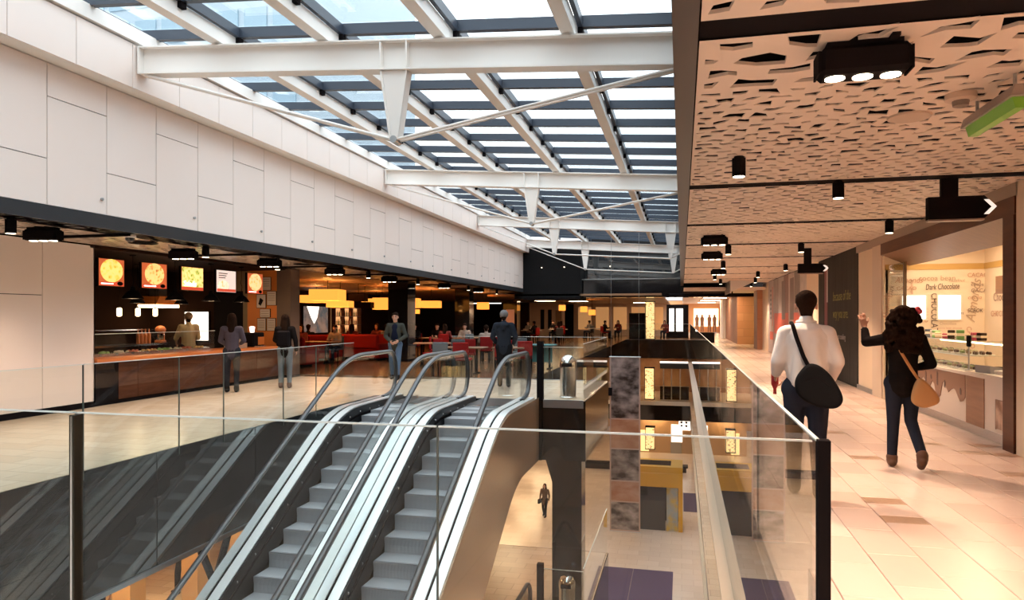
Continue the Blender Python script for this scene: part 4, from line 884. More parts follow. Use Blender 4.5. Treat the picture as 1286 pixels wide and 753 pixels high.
o = thing('emergency_light', 'green emergency light with grey housing hanging from the walkway ceiling', 'emergency light', (2.10, 5.5, 3.02), R(0)); MB().prism([(-.07, 0), (.07, 0), (.05, .07), (-.05, .07)], 'y', -.42, .42).build('housing', M('lamp_grey', (.30, .25, .23), .4), o); MB().prism([(-.05, 0), (.05, 0), (.03, -.07), (-.03, -.07)], 'y', -.38, .38).build('diffuser', M('exit_green', (.16, .34, .04), .3, em=(.25, .7, .05), es=.05), o); MB().cyl((0, .3), .012, .07, .17, 8).build('stem', GREYMETAL, o); MB().cyl((0, -.3), .012, .07, .17, 8).build('stem', GREYMETAL, o)
o = thing('smoke_detector', 'round cream smoke detector on the perforated ceiling', 'detector', (1.93, 5.62, CZ)); MB().lathe([(.10, 0), (.10, -.04), (.08, -.05)], n=18).build('base', M('cream_plastic', (.6, .46, .36), .5), o, True); MB().lathe([(.055, -.05), (.05, -.085), (.02, -.095)], n=14).build('sensor', M('grille', (.2, .15, .12), .5), o, True)
o = thing('ceiling_speaker', 'flat round cream disc on the perforated ceiling', 'speaker', (1.75, 6.15, CZ)); MB().lathe([(.16, 0), (.155, -.015), (.02, -.02)], n=22).build('grille', M('cream_plastic', (.6, .46, .36), .5), o, True)

# ================================================================== FOOD COUNTER
fc = thing('food_counter', 'long food counter with brown front boards and orange top', 'counter', (LW, 0, 0))
for i in range(6): y = 10.55 + i * .98; B('front_board', WOODB, fc, (-.05, -.0, y + .004, y + .976, .08, .78))
B('end_board', BLACK, fc, (-.05, .002, 10.52, 11.05, .08, .78)); B('plinth', BLACK, fc, (-.6, -.03, 10.52, 16.5, 0, .08)); B('body', DARKWALL, fc, (-.7, -.05, 10.52, 16.5, .08, .78)); B('top', ORANGETOP, fc, (-.75, .06, 10.5, 16.5, .78, .85))
for y0, y1 in ((10.6, 11.9), (11.9, 13.2), (13.2, 14.4)): B('sneeze_guard', GLASS, fc, (-.42, -.41, y0 + .01, y1 - .01, .85, 1.28)); B('guard_edge', EDGE, fc, (-.425, -.405, y0 + .01, y1 - .01, 1.28, 1.292))
for i in range(9):
    o = thing('food_tray', 'steel food tray of salad on the counter behind the glass guard', 'tray', (LW - .58, 10.9 + i * .4, .85), 0, 'food trays on the counter'); B('pan', STEEL, o, (-.13, .13, -.17, .17, 0, .06)); m = MB(); rg = random.Random(i)
    for k in range(9): m.sphere((rg.uniform(-.09, .09), rg.uniform(-.12, .12), .06), rg.uniform(.03, .045), 6, 4)
    tag(m.build('food', M('food_%d' % (i % 4), [(.5, .3, .1), (.2, .3, .06), (.55, .45, .3), (.4, .1, .05)][i % 4], .6), o), kind='stuff')
def foodmat(name, a, b, c, seed, es=1.5):
    m = bpy.data.materials.new(name); m.use_nodes = True; n = m.node_tree.nodes; l = m.node_tree.links.new; b_ = n['Principled BSDF']
    t = n.new('ShaderNodeTexCoord'); v = n.new('ShaderNodeTexVoronoi'); v.inputs['Scale'].default_value = 13; no = n.new('ShaderNodeTexNoise'); no.inputs['Scale'].default_value = 11 + seed; no.inputs['Detail'].default_value = 5
    mp = n.new('ShaderNodeMapping'); mp.inputs['Location'].default_value = (seed, seed * 2, 0); ad = n.new('ShaderNodeMath'); ad.operation = 'MULTIPLY_ADD'; ad.inputs[1].default_value = .55
    rp = n.new('ShaderNodeValToRGB'); e = rp.color_ramp.elements; e[0].position = .40; e[0].color = (*c, 1); e[1].position = .80; e[1].color = (*a, 1); q = e.new(.58); q.color = (*b, 1)
    l(t.outputs['Object'], mp.inputs[0]); l(mp.outputs[0], v.inputs[0]); l(mp.outputs[0], no.inputs[0]); l(v.outputs[0], ad.inputs[0]); l(no.outputs[0], ad.inputs[2]); l(ad.outputs[0], rp.inputs[0]); l(rp.outputs[0], b_.inputs['Emission Color']); b_.inputs['Emission Strength'].default_value = es; l(rp.outputs[0], b_.inputs['Base Color'])
    return m
boards = [(10.80, 11.40, (.95, .78, .22), (.80, .55, .08), (.25, .25, .03), 'menu board with yellow pasta dish, nearest the white wall', 0), (11.86, 12.55, (1, .72, .25), (.75, .30, .06), (.35, .06, .02), 'menu board with round pizza, second from the white wall', 0),
          (13.0, 13.7, (.95, .85, .30), (.45, .50, .06), (.12, .18, .02), 'menu board with green leaves reading Salads', 1), (14.17, 14.88, (1, .90, .70), (.85, .60, .25), (.55, .30, .08), 'white menu board with small dish and printed lines', 2), (15.36, 16.0, (1, .75, .35), (.8, .38, .1), (.4, .1, .03), 'menu board with round dish, nearest the orange wall', 0)]
for i, (y0, y1, a, b, c, lb, kd) in enumerate(boards):
    t = thing('menu_board', 'backlit ' + lb, 'menu board', (-10.4, (y0 + y1) / 2, 2.44)); wd = (y1 - y0) / 2; hh = .25
    B('case', BLACK, t, (-.06, 0, -wd - .01, wd + .01, -hh - .01, hh + .01))
    B('backlit_face', M('menu_back_%d' % i, (.5, .15, .05), .4, em=(.55, .10, .03) if kd != 2 else (.95, .85, .75), es=.7), t, (0, .004, -wd, wd, -hh, hh))
    oz = .035 if kd == 0 else .0; rr_ = (min(wd, hh) * 1.02, hh * .87)
    if kd == 0: MB().prism([(rr_[0] * math.cos(u) * 1.05, oz + rr_[1] * math.sin(u)) for u in [2 * math.pi * k / 24 for k in range(24)]], 'x', .004, .007).build('dish_picture', foodmat('dish_%d' % i, a, b, c, i * 3.1, .75), t)
    elif kd == 1: B('dish_picture', foodmat('dish_%d' % i, a, b, c, i * 3.1, .75), t, (.004, .007, -wd * .97, wd * .97, -hh * .75, hh * .97))
    else: MB().prism([(-wd * .3 + .2 * math.cos(u), -.10 + .12 * math.sin(u)) for u in [2 * math.pi * k / 20 for k in range(20)]], 'x', .004, .007).build('dish_picture', foodmat('dish_%d' % i, a, b, c, i * 3.1, .75), t)
    CR = (R(90), 0, R(90)); LWH = M('menu_lettering', (.9, .85, .8), .5, em=(1, .95, .9), es=2.2)
    B('price_band', M('menu_red', (.45, .04, .02), .4, em=(.6, .07, .03), es=.8), t, (.004, .008, -wd * .97, wd * .97, -hh * .97, -hh * .72))
    if kd == 1: text('lettering', 'Salads', .17, (.012, -wd * .85, -hh * .66), CR, LWH, t, .001)
    elif kd == 2:
        for k in range(3): B('printed_line', M('menu_ink', (.2, .1, .08), .5), t, (.004, .008, -wd * .8, wd * (.1 - .1 * k), .17 - k * .05, .19 - k * .05))
    else:
        B('printed_line', LWH, t, (.008, .010, -wd * .85, wd * .1, -hh * .88, -hh * .80)); MB().prism([(wd * .65 + .07 * math.cos(u), -hh * .80 + .04 * math.sin(u)) for u in [2 * math.pi * k / 14 for k in range(14)]], 'x', .008, .012).build('price_badge', BLACK, t)
def pendant(x, y, z, label, group, r=.2):
    t = thing('pendant_lamp', label, 'lamp', (x, y, z), 0, group)
    MB().lathe([(r, 0), (r * .98, .012), (r * .55, .13), (r * .25, .17), (r * .2, .24), (.015, .25)], n=20).build('shade', BLACK, t, True); MB().lathe([(r * .9, .004), (r * .9, .012)], n=20).build('glow', M('pendant_glow', (1, .85, .6), .5, em=(1, .74, .42), es=2.4), t)
    MB().tube([(0, 0, .25), (.02, .0, .38), (-.02, 0, .48), (0, 0, .56), (0, 0, 2.84 - z)], .006, 5).build('cord', BLACK, t); MB().cyl((0, 0), .06, 2.82 - z, 2.84 - z, 12).build('canopy_plate', BLACK, t)
    point(t, (0, 0, -.04), 9, (1, .66, .36), .08)
for y, o_ in ((11.85, 'first from the white wall'), (13.05, 'second from the white wall'), (14.24, 'second from the orange wall'), (15.4, 'nearest the orange wall')): pendant(-10.6, y, 1.97, 'black conical pendant lamp above the counter front, ' + o_, 'pendant lamps over the counter')
for y, o_ in ((12.2, 'nearest the white wall'), (14.0, 'middle one'), (15.5, 'nearest the orange wall')): pendant(-12.4, y, 1.93, 'small black pendant lamp deep in the kitchen, ' + o_, 'pendant lamps in the kitchen', .17)
for y in (13.89, 14.47, 15.05):
    o = thing('tube_lamp', 'small glowing white tube lamp hanging in the kitchen', 'lamp', (-12.8, y, 1.62), 0, 'tube lamps in the kitchen'); MB().lathe([(.03, 0), (.055, .02), (.055, .18), (.03, .20)], n=12).build('glass_tube', WARMLAMP, o, True); MB().tube([(0, 0, .2), (0, 0, 1.22)], .005, 5).build('cord', BLACK, o); MB().cyl((0, 0), .03, .2, .23, 10).build('holder', BLACK, o)
# orange wall with notices, brown pillar
wo = struct(B('wall_orange', ORANGE, None, (-11.35, -10.45, 16.76, 16.84, 0, 2.86)))
pl = thing('pillar', 'plain brown pillar at the end of the orange wall', 'pillar', (-10.25, 16.85, 0)); B('shaft', M('brown_pillar', (.11, .065, .045), .5), pl, (-.2, .2, -.12, .35, .06, 2.88)); B('foot', BLACK, pl, (-.21, .21, -.13, .36, 0, .06))
for i, (x0, x1, z0, z1) in enumerate(((-10.88, -10.64, 2.32, 2.66), (-11.05, -10.79, 1.85, 2.2), (-10.74, -10.48, 1.92, 2.28), (-10.95, -10.66, 1.60, 1.81), (-11.03, -10.79, 1.24, 1.56), (-10.74, -10.5, 1.24, 1.56))):
    lb = ['framed notice at the top of the orange wall', 'framed notice with dark picture on the orange wall', 'framed notice beside the one with a dark picture on the orange wall', 'wide framed notice in the middle of the orange wall', 'lower framed notice on the orange wall, kitchen side', 'lower framed notice on the orange wall, pillar side'][i]
    o = thing('notice', lb, 'notice', (0, 0, 0)); B('frame', DARKWALL, o, (x0 - .012, x1 + .012, 16.735, 16.76, z0 - .012, z1 + .012)); B('sheet', M('notice_paper', (.58, .47, .38), .6), o, (x0, x1, 16.73, 16.736, z0, z1))
    if i == 1: MB().prism([(x0 + .05, z0 + .1), (x0 + .12, z0 + .05), (x0 + .2, z0 + .2), (x0 + .1, z1 - .08)], 'y', 16.726, 16.73).build('picture', BLACK, o)
    else:
        for k in range(4): B('printed_line', M('notice_ink', (.3, .22, .18), .6), o, (x0 + .03, x1 - .03, 16.727, 16.73, z1 - .06 - k * .06, z1 - .045 - k * .06))
# kitchen fittings
kb = thing('back_counter', 'dark steel kitchen bench along the kitchen back wall', 'bench', (-13.9, 0, 0)); B('body', DARKWALL, kb, (-.5, .2, 10.6, 16.6, 0, .85)); B('top', STEEL, kb, (-.5, .25, 10.6, 16.6, .85, .9)); B('upper_shelf', STEEL, kb, (-.5, -.1, 13, 16.4, 1.25, 1.28))
for y in (12.5, 14.2): B('shelf_bracket', STEEL, kb, (-.12, -.1, y, y + .03, .9, 1.25))
for i in range(4):
    o = thing('sauce_bottle', 'orange squeeze bottle standing on the kitchen bench', 'bottle', (-13.75, 15.55 + i * .13, .9), 0, 'squeeze bottles'); MB().lathe([(.045, 0), (.045, .24), (.02, .30)], n=12).build('bottle_body', M('orange_plastic', (.55, .17, .06), .4), o, True); MB().lathe([(.018, .30), (.006, .40)], n=10).build('nozzle', M('orange_plastic', (.55, .17, .06), .4), o, True)
o = thing('mixer', 'orange kitchen mixer on the bench', 'mixer', (-13.7, 16.3, .9)); MB().bevbox(-.12, .12, -.1, .1, 0, .08, .02).build('base', M('orange_plastic', (.55, .17, .06), .4), o); MB().sphere((0, 0, .36), .14, 12, 8, (1, 1, .8)).build('head', M('orange_plastic', (.55, .17, .06), .4), o, True); MB().lathe([(.07, .06), (.12, .12), (.13, .24)], n=14).build('bowl', CHROME, o, True); MB().cyl((.1, 0), .03, .05, .3, 10).build('neck', M('orange_plastic', (.55, .17, .06), .4), o)
o = thing('extractor_hood', 'orange-trimmed lit extractor hood over the kitchen bench', 'hood', (-13.6, 16.1, 1.93)); MB().prism([(-.45, 0), (.45, 0), (.3, .22), (-.3, .22)], 'x', -.3, .3).build('canopy', ORANGE, o); B('light_strip', WARMLAMP, o, (-.28, .31, -.42, .42, -.08, 0)); B('duct', GREYMETAL, o, (-.15, .15, -.15, .15, .22, .9))
o = thing('coffee_machine', 'dark coffee machine at the orange wall end of the counter', 'machine', (-10.6, 15.85, .85)); MB().bevbox(-.2, .2, -.25, .25, 0, .36, .03).build('body', BLACK, o); B('panel', ORANGE, o, (.2, .205, -.05, .22, .05, .25)); B('tray', STEEL, o, (.1, .26, -.2, .2, 0, .03)); MB().lathe([(.05, .36), (.07, .5), (.02, .52)], n=12).build('hopper', WHITELIGHT, o, True)
o = thing('beige_till', 'beige boxy till on the food counter', 'till', (-10.55, 15.1, .85)); B('base', M('till_beige', (.42, .32, .22), .5), o, (-.18, .18, -.2, .2, 0, .12)); MB().prism([(-.15, .12), (.1, .12), (.02, .40), (-.12, .42)], 'y', -.17, .17).build('screen', M('till_beige', (.42, .32, .22), .5), o)
wk = thing('light_board', 'white glowing order board on the kitchen end wall behind the cook', 'board', (-12.95, 16.8, 1.35)); B('frame', BLACK, wk, (-.40, .40, -.01, .03, -.42, .42)); B('lit_face', WHITELIGHT, wk, (-.37, .37, -.02, -.01, -.39, .39))
B('end_wall_panel', BLACK, wb, (-12.4, -11.5, 16.78, 16.84, .6, 2.3)); B('tan_panel', M('tan_wall', (.20, .13, .07), .6), wb, (-11.5, -11.35, 16.78, 16.84, 0, 2.86), (-12.4, -11.5, 16.80, 16.84, 2.3, 2.86))
# ================================================================== CAFE AND FAR ROOMS
def pillar(x, y, w_, label, mat=BLACKG, h=2.88):
    t = thing('pillar', label, 'pillar', (x, y, 0)); B('shaft', mat, t, (-w_ / 2, w_ / 2, -w_ / 2, w_ / 2, .08, h)); B('foot', BLACK, t, (-w_ / 2 - .01, w_ / 2 + .01, -w_ / 2 - .01, w_ / 2 + .01, 0, .08)); return t
pillar(-9.9, 24.0, .75, 'black cafe pillar behind the young man in the olive jacket'); pillar(-9.9, 31.6, .7, 'black cafe pillar farther along the cafe front')
t = pillar(-9.4, 39, .8, 'black pillar with an orange poster at the dark end wall', BLACKG, 2.5); B('poster', M('pillar_poster', (.5, .2, .1), .5, em=(.6, .22, .1), es=.3), t, (-.25, .25, -.42, -.40, .9, 2.0))
def boxlamp(x, y, z, w_, h, label, on=True):
    t = thing('box_lamp', label, 'lamp', (x, y, z), R(12), 'box lamps hanging in the cafe')
    m = ORANGELAMP if on else DARKWALL
    for s in (-1, 1): B('shade_side', m, t, (-w_ / 2, w_ / 2, s * w_ / 2 - .01, s * w_ / 2 + .01, 0, h)); B('shade_side', m, t, (s * w_ / 2 - .01, s * w_ / 2 + .01, -w_ / 2, w_ / 2, 0, h))
    MB().tube([(0, 0, h * .6), (0, 0, 2.88 - z)], .01, 6).build('cord', BLACK, t); B('cross_bar', BLACK, t, (-w_ / 2, w_ / 2, -.01, .01, h * .6, h * .6 + .02))
    if on: point(t, (0, 0, h * .5), 32, (1, .45, .12), .15)
lamps = [(-12.0, 22.4, 2.17, 1.0, .38, 'wide orange box lamp hanging nearest the brown pillar', 1), (-12.3, 23.9, 1.95, .8, .24, 'low orange box lamp hanging below the wide one', 1), (-12.2, 25.2, 2.2, .6, .28, 'dark unlit box lamp hanging between orange ones, higher', 0), (-12.4, 26.2, 1.95, .6, .24, 'dark unlit box lamp hanging between orange ones, lower', 0), (-12.0, 27.0, 1.9, .65, .48, 'tall orange box lamp hanging behind the first cafe pillar', 1),
         (-11.8, 29.6, 2.0, .8, .42, 'orange box lamp hanging just past the first cafe pillar', 1), (-11.4, 31.2, 2.02, .85, .32, 'long orange box lamp between the two cafe pillars', 1), (-12.5, 31.6, 1.75, .6, .2, 'small low orange box lamp between the two cafe pillars', 1), (-10.3, 36.2, 2.0, .6, .36, 'orange box lamp hanging past the second cafe pillar', 1), (-15, 21.5, 2.2, 1.2, .3, 'orange box lamp deep inside the cafe near the screen wall', 1), (-15, 27, 2.2, 1.2, .3, 'orange box lamp deep inside the cafe over the sofas', 1), (-15, 33, 2.2, 1.2, .3, 'orange box lamp deep inside the cafe at its far end', 1)]
for x, y, z, w_, h, lb, on in lamps: boxlamp(x, y, z, w_, h, lb, on)
for x, y, z, lb in ((-7.5, 45, 2.0, 'pale orange box lamp in the far dining room beside the pale wall'), (-6.1, 45, 1.9, 'pale orange box lamp in the far dining room, middle of three'), (-5.7, 46, 1.7, 'pale orange box lamp in the far dining room, lowest of three')): boxlamp(x, y, z, .4, .35, lb)
def chair(x, y, rz, fab, label, group):
    t = thing('chair', label, 'chair', (x, y, 0), rz, group)
    MB().bevbox(-.22, .22, -.22, .22, .42, .49, .02).build('seat', fab, t); MB().bevbox(-.22, .22, -.25, -.20, .50, .92, .02).build('backrest', fab, t)
    for sx in (-1, 1):
        for sy in (-1, 1): MB().box(sx * .2 - .015, sx * .2 + .015, sy * .2 - .015, sy * .2 + .015, 0, .42).build('leg', BLACK, t)
        MB().box(sx * .18 - .012, sx * .18 + .012, -.235, -.215, .45, .52).build('back_post', BLACK, t)
    return t
c0 = chair(-6.1, 19.4, R(180), GREYFAB, 'grey cafe chair with its back to the bridge', 'cafe chairs')
c1 = chair(-5.55, 19.3, R(180), REDFAB, 'red cafe chair with its back to the bridge', 'cafe chairs')
# chair backs face the bridge: rz=0 puts the backrest at -Y
for c, x, y, rz, lb in ((c0, -6.35, 18.3, 0, 'grey cafe chair with its back to the bridge'), (c1, -5.78, 18.3, .05, 'red cafe chair with its back to the bridge')):
    c.location = (x, y, 0); c.rotation_euler[2] = rz
for x, y, rz in ((-4.75, 18.9, -.1), (-5.1, 20.1, R(180)), (-4.4, 19.6, .5), (-6.4, 21, .1), (-7.6, 20.9, 1.2), (-8.2, 23, -1.3), (-6.0, 23.5, .2)): copytree(c1, (x, y, 0), rz, 'red cafe chair among the tables beyond the bridge', 'cafe chairs')
for x, y, rz in ((-6.6, 20.2, R(180)), (-7.4, 23.4, 2.0), (-5.1, 22, R(170)), (-8.4, 27, 1), (-7.2, 28, -1)): copytree(c0, (x, y, 0), rz, 'grey cafe chair among the tables beyond the bridge', 'cafe chairs')
def table(x, y, a, b, label, mat=WOODM, z=.75, g_='cafe tables'):
    t = thing('cafe_table', label, 'table', (x, y, 0), 0, g_); MB().bevbox(-a / 2, a / 2, -b / 2, b / 2, z - .04, z, .012).build('tabletop', mat, t)
    for sx in (-1, 1): MB().cyl((sx * a * .32, 0), .035, .03, z - .04, 10).build('leg', BLACK, t); B('foot', BLACK, t, (sx * a * .32 - .04, sx * a * .32 + .04, -b * .35, b * .35, 0, .03))
    return t
TL1 = table(-6.1, 19.2, 1.4, .7, 'brown cafe table with grey and red chairs right beyond the bridge'); tb2 = table(-4.75, 19.5, .9, .7, 'brown cafe table near the glass beyond the bridge')
for x, y in ((-7.9, 22), (-6.2, 24.2), (-7.8, 28)): copytree(TL1, (x, y, 0), .3, 'brown cafe table on the open floor, ' + {22: 'nearest the young man', 24.2: 'in the middle', 28: 'farthest from the bridge'}[y], 'cafe tables')
table(-12.2, 26.6, 2.8, .7, 'long wooden cafe table inside behind the first pillar'); table(-9.6, 27.3, 2.2, .8, 'long wooden cafe table between the two pillars'); table(-12.4, 22.2, 1.6, .8, 'wooden cafe table before the red sofas')
def sofa(x, y, rz, label):
    t = thing('sofa', label, 'sofa', (x, y, 0), rz, 'red sofas'); MB().bevbox(-.95, .95, -.4, .4, .08, .42, .04).build('seat', REDFAB, t); MB().bevbox(-.95, .95, -.45, -.28, .42, .95, .05).build('backrest', REDFAB, t)
    for s in (-1, 1): MB().bevbox(s * .95 - .09, s * .95 + .09, -.42, .4, .08, .62, .03).build('armrest', REDFAB, t)
    for sx in (-.8, .8): B('foot', BLACK, t, (sx - .04, sx + .04, -.3, .3, 0, .08))
sofa(-12.6, 20.6, 0, 'red sofa inside the cafe nearest the brown pillar'); sofa(-13.4, 23.6, .3, 'red sofa inside the cafe below the box lamps'); sofa(-11.6, 24.6, -.3, 'red sofa inside the cafe next to the first black pillar')
# seated guests: a few figures, then copies
SIT = dict(pel=(0, 0, .52), wai=(0, 0, .66), che=(0, .02, .86), neb=(0, .02, 1.03), hea=(0, .05, 1.19), hipL=(-.1, 0, .5), hipR=(.1, 0, .5), knL=(-.12, .42, .5), knR=(.12, .42, .5), anL=(-.12, .42, .09), anR=(.12, .42, .09), shL=(-.175, .01, .975), shR=(.175, .01, .975), elL=(-.24, .1, .75), elR=(.24, .1, .75), wrL=(-.12, .33, .79), wrR=(.12, .33, .79))
G = []
for nm, tp, hr in (('dark', BCOAT, 'short'), ('red', M('red_top', (.16, .02, .016), .8), 'long'), ('pale', M('pale_top', (.3, .24, .2), .8), 'short')):
    t, J = person('guest in %s top seated at the cafe tables' % nm, (0, 0, 0), 0, SIT, H=1.76, top=tp, legs=DJEAN, shoe=BLKSHOE, hair=hr, voxel=.018, hem=.93); t['group'] = 'seated cafe guests'; G.append(t)
spots = [(-12.7, 20.7, 0.0), (-13.3, 22.9, R(180)), (-12.0, 22.95, R(180)), (-10.6, 27.1, R(180)), (-12.3, 27.15, R(175)), (-11.4, 26.05, 0), (-9.9, 27.85, R(180)), (-9.2, 26.75, .1), (-8.7, 27.85, R(185)), (-13.5, 23.7, .3), (-12.9, 26.05, .1), (-6.6, 23.6, .3),
         (-8.6, 48, R(170)), (-7.9, 47, .4), (-6.6, 52, 1), (-5.4, 51, -1), (-4.6, 53, R(170)), (-3.2, 53, 2), (-2.4, 52, -2), (-1.2, 53, R(160)), (-9.5, 44, R(150)), (-8.9, 43, 1.2), (-7.2, 42, .4)]
WHERE = ['on the red sofa nearest the brown pillar', 'across the wooden table from the sofas, inner seat', 'across the wooden table from the sofas, aisle seat', 'at the far side of the long table, pillar end', 'at the far side of the long table, wall end', 'at the bridge side of the long table, pillar end',
         'behind the table between the pillars, inner end', 'before the table between the two pillars', 'behind the table between the pillars, open-floor end', 'on the red sofa below the box lamps', 'at the bridge side of the long table, wall end', 'at a table out on the open floor',
         'behind the dining table by the pale wall', 'before the dining table by the pale wall', 'at the middle dining table, wall side', 'at the middle dining table, void side', 'between the middle and the lantern tables', 'behind the dining table by the gold lantern', 'before the dining table by the gold lantern', 'beside the white shop windows', 'at the nearest dining table, facing the cafe', 'at the nearest dining table, pale wall side', 'alone beside the end wall pillar']
for i, (x, y, rz) in enumerate(spots):
    g_ = G[i % 3]; lb = 'guest in %s top seated ' % ('dark', 'red', 'pale')[i % 3] + WHERE[i]
    if i < 3: g_.location = (x, y, 0); g_.rotation_euler[2] = rz; g_['label'] = lb
    else: copytree(g_, (x, y, 0), rz, lb, 'seated cafe guests' if y < 40 else 'far seated guests')
for i, (x, y, rz) in enumerate(spots):
    if i in (0, 9): continue
    copytree(c1 if i % 2 else c0, (x, y, 0), rz, ('red' if i % 2 else 'grey') + ' chair of the guest ' + WHERE[i], 'occupied chairs' if y < 40 else 'far dining chairs')
for x, y, lb in ((-8.2, 47.6, 'by the pale wall'), (-6, 51.5, 'in the middle'), (-2.8, 52.6, 'by the gold lantern'), (-9.2, 43.5, 'nearest the cafe')): table(x, y, 1.2, .8, 'pale table in the far dining room, ' + lb, M('pale_table', (.5, .42, .35), .4), .75, 'far dining tables')
# screen and bar on the cafe end wall
cw = struct(B('wall_cafe', DARKWALL, None, (-18.2, -17.9, 17.2, 40, 0, 2.88)))
o = thing('wall_picture', 'large black and white picture on the cafe back wall', 'picture', (-17.85, 32.1, 1.45)); B('frame', BLACK, o, (-.04, 0, -1.25, 1.25, -.7, .7)); B('print', M('bw_print', (.6, .6, .6), .5, noise=(1.6, (.03, .03, .03)), em=(.6, .6, .6), es=.12), o, (0, .01, -1.2, 1.2, -.66, .66)); MB().prism([(-.9, .66), (.3, .66), (.1, .1), (-.2, -.2), (-.5, .1)], 'x', .01, .015).build('pale_shape', WHITELIGHT, o)
o = thing('bar_shelf', 'lit bar shelving with bottles on the cafe back wall', 'shelving', (-17.7, 35.1, 0)); B('back', M('bar_glow', (.6, .3, .12), .5, em=(1, .5, .2), es=.8), o, (-.12, -.1, -1.5, 1.5, .7, 2.1))
for z in (.7, 1.15, 1.6, 2.05): B('shelf', WOODM, o, (-.1, .15, -1.5, 1.5, z, z + .03))
for s in (-1.5, -.5, .5, 1.5): B('upright', WOODB, o, (-.1, .15, s - .02, s + .02, 0, 2.1))
rb = random.Random(4); bcol = [(.4, .12, .04), (.5, .4, .3), (.1, .2, .08), (.55, .55, .55)]
bm_ = [MB().lathe([(.04, 0), (.04, .18), (.015, .24), (.015, .31)], n=8).build('bottle', M('bar_bottle_%d' % k, bcol[k], .15), None, True) for k in range(4)]
for k, q in enumerate(bm_): tag(q, '%s bottle on the lit bar shelving' % ('amber', 'cream', 'green', 'clear')[k], 'bottle', 'bar bottles'); q.location = (-17.68, 33.8 + k * .2, 1.18)
for z in (.73, 1.18, 1.63):
    for i in range(12):
        if z == 1.18 and i < 4: continue
        q = bm_[(i * 7 + int(z * 10)) % 4].copy(); COL.objects.link(q); q.location = (-17.68, 33.8 + i * .22, z)
# far dining room shell
wd_ = struct(B('wall_dining', M('pale_dining_wall', (.62, .46, .36), .6), None, (-11.8, -9.0, 55, 55.2, 0, 2.7), (-9.0, -1, 60, 60.2, 0, 2.7)))
for x in (-10.9, -10.3): B('dark_slot', BLACK, wd_, (x, x + .3, 54.97, 55, .6, 2.15))
B('tan_door', M('tan_door', (.32, .2, .12), .5), wd_, (-9.7, -9.2, 54.97, 55, .2, 2.1)); B('dark_partition', DARKWALL, wd_, (-14, -11.8, 54.5, 55, 0, 2.7))
for i in range(5): B('wall_panel', M('orange_dining_panel', (.7, .38, .16), .5, em=(.8, .4, .15), es=.35), wd_, (-8.6 + i * 1.5, -7.5 + i * 1.5, 59.95, 60, .5, 2.4))
for x, y in ((-7, 42), (-7, 49), (-3, 55), (-9, 47)):
    o = thing('ceiling_light_panel', 'warm square light in the far dining room ceiling', 'lamp', (x, y, 2.7), 0, 'far dining room ceiling lights'); B('frame', BLACK, o, (-.65, .65, -.65, .65, -.03, 0)); B('diffuser', PANELLIGHT, o, (-.6, .6, -.6, .6, -.04, -.03))
B('teal_panel', TEAL, table(-4.3, 21.5, 1.0, .8, 'teal topped table by the far glass', TEAL), (-.4, .4, -.02, .02, .2, .68))
# lantern columns through the storeys at the far end of the void
GOLD = M('gold_lattice_lit', (.9, .7, .35), .5, em=(1, .70, .30), es=1.0, noise=None)
def lantern(x, y, z, w_, h, label):
    t = thing('lantern', label, 'lantern', (x, y, z)); B('core', GOLD, t, (-w_ / 2, w_ / 2, -w_ / 2, w_ / 2, .06, h - .06)); B('cap', BLACK, t, (-w_ / 2 - .03, w_ / 2 + .03, -w_ / 2 - .03, w_ / 2 + .03, h - .06, h)); B('base', BLACK, t, (-w_ / 2 - .03, w_ / 2 + .03, -w_ / 2 - .03, w_ / 2 + .03, 0, .06))
    m = MB(); rg = random.Random(int(z * 7 + h * 10)); 
    for k in range(int(h * 26)):
        a = rg.uniform(-w_ / 2, w_ / 2 - .06); zz = rg.uniform(.08, h - .14); m.box(a, a + rg.uniform(.04, .1), -w_ / 2 - .012, -w_ / 2, zz, zz + rg.uniform(.02, .06))
    tag(m.build('lattice', M('lattice_brown', (.25, .12, .04), .6), t), kind='stuff')
    for s in (-1, 1): B('side_frame', BLACK, t, (s * w_ / 2 - .02, s * w_ / 2 + .02, -w_ / 2 - .02, -w_ / 2 + .02, 0, h))
lantern(-2.15, 50.6, 0, .62, 2.68, 'tall gold lattice lantern at the far end of the main storey'); lantern(-2.15, 49.6, -4.1, .62, 2.2, 'gold lattice lantern hanging in front of the storey below'); lantern(-2.15, 50.5, -2 * LV + .9, .62, 1.6, 'gold lattice lantern at the far end of the ground floor')
lantern(-7.8, 45, -2.75, .5, .9, 'small gold lattice lantern one storey down behind the bin'); lantern(-5.5, 45, -2.6, .95, 1.0, 'wide gold lattice lantern one storey down beside the bridge')
o = thing('service_box', 'black service cabinet next to the tall gold lantern', 'cabinet', (-3.05, 50.6, 0)); B('body', BLACK, o, (-.55, .55, -.4, .4, 0, 1.85)); B('door', BLACKG, o, (-.5, .5, -.42, -.4, .08, 1.8))
o = thing('display_window', 'white lit shop windows beyond the far end of the void', 'shop window', (0, 54, 0)); B('frame', BLACK, o, (-1.1, .5, 0, .1, 0, 2.5)); B('pane', WHITELIGHT, o, (-.9, -.55, -.02, 0, .5, 2.2)); B('pane', WHITELIGHT, o, (-.4, .1, -.02, 0, .5, 2.2))
glass_run('glass_balustrade', 'glass balustrade at the far end of the void', 'x', 50, [-3.8, -2.4, -1.0, RX])
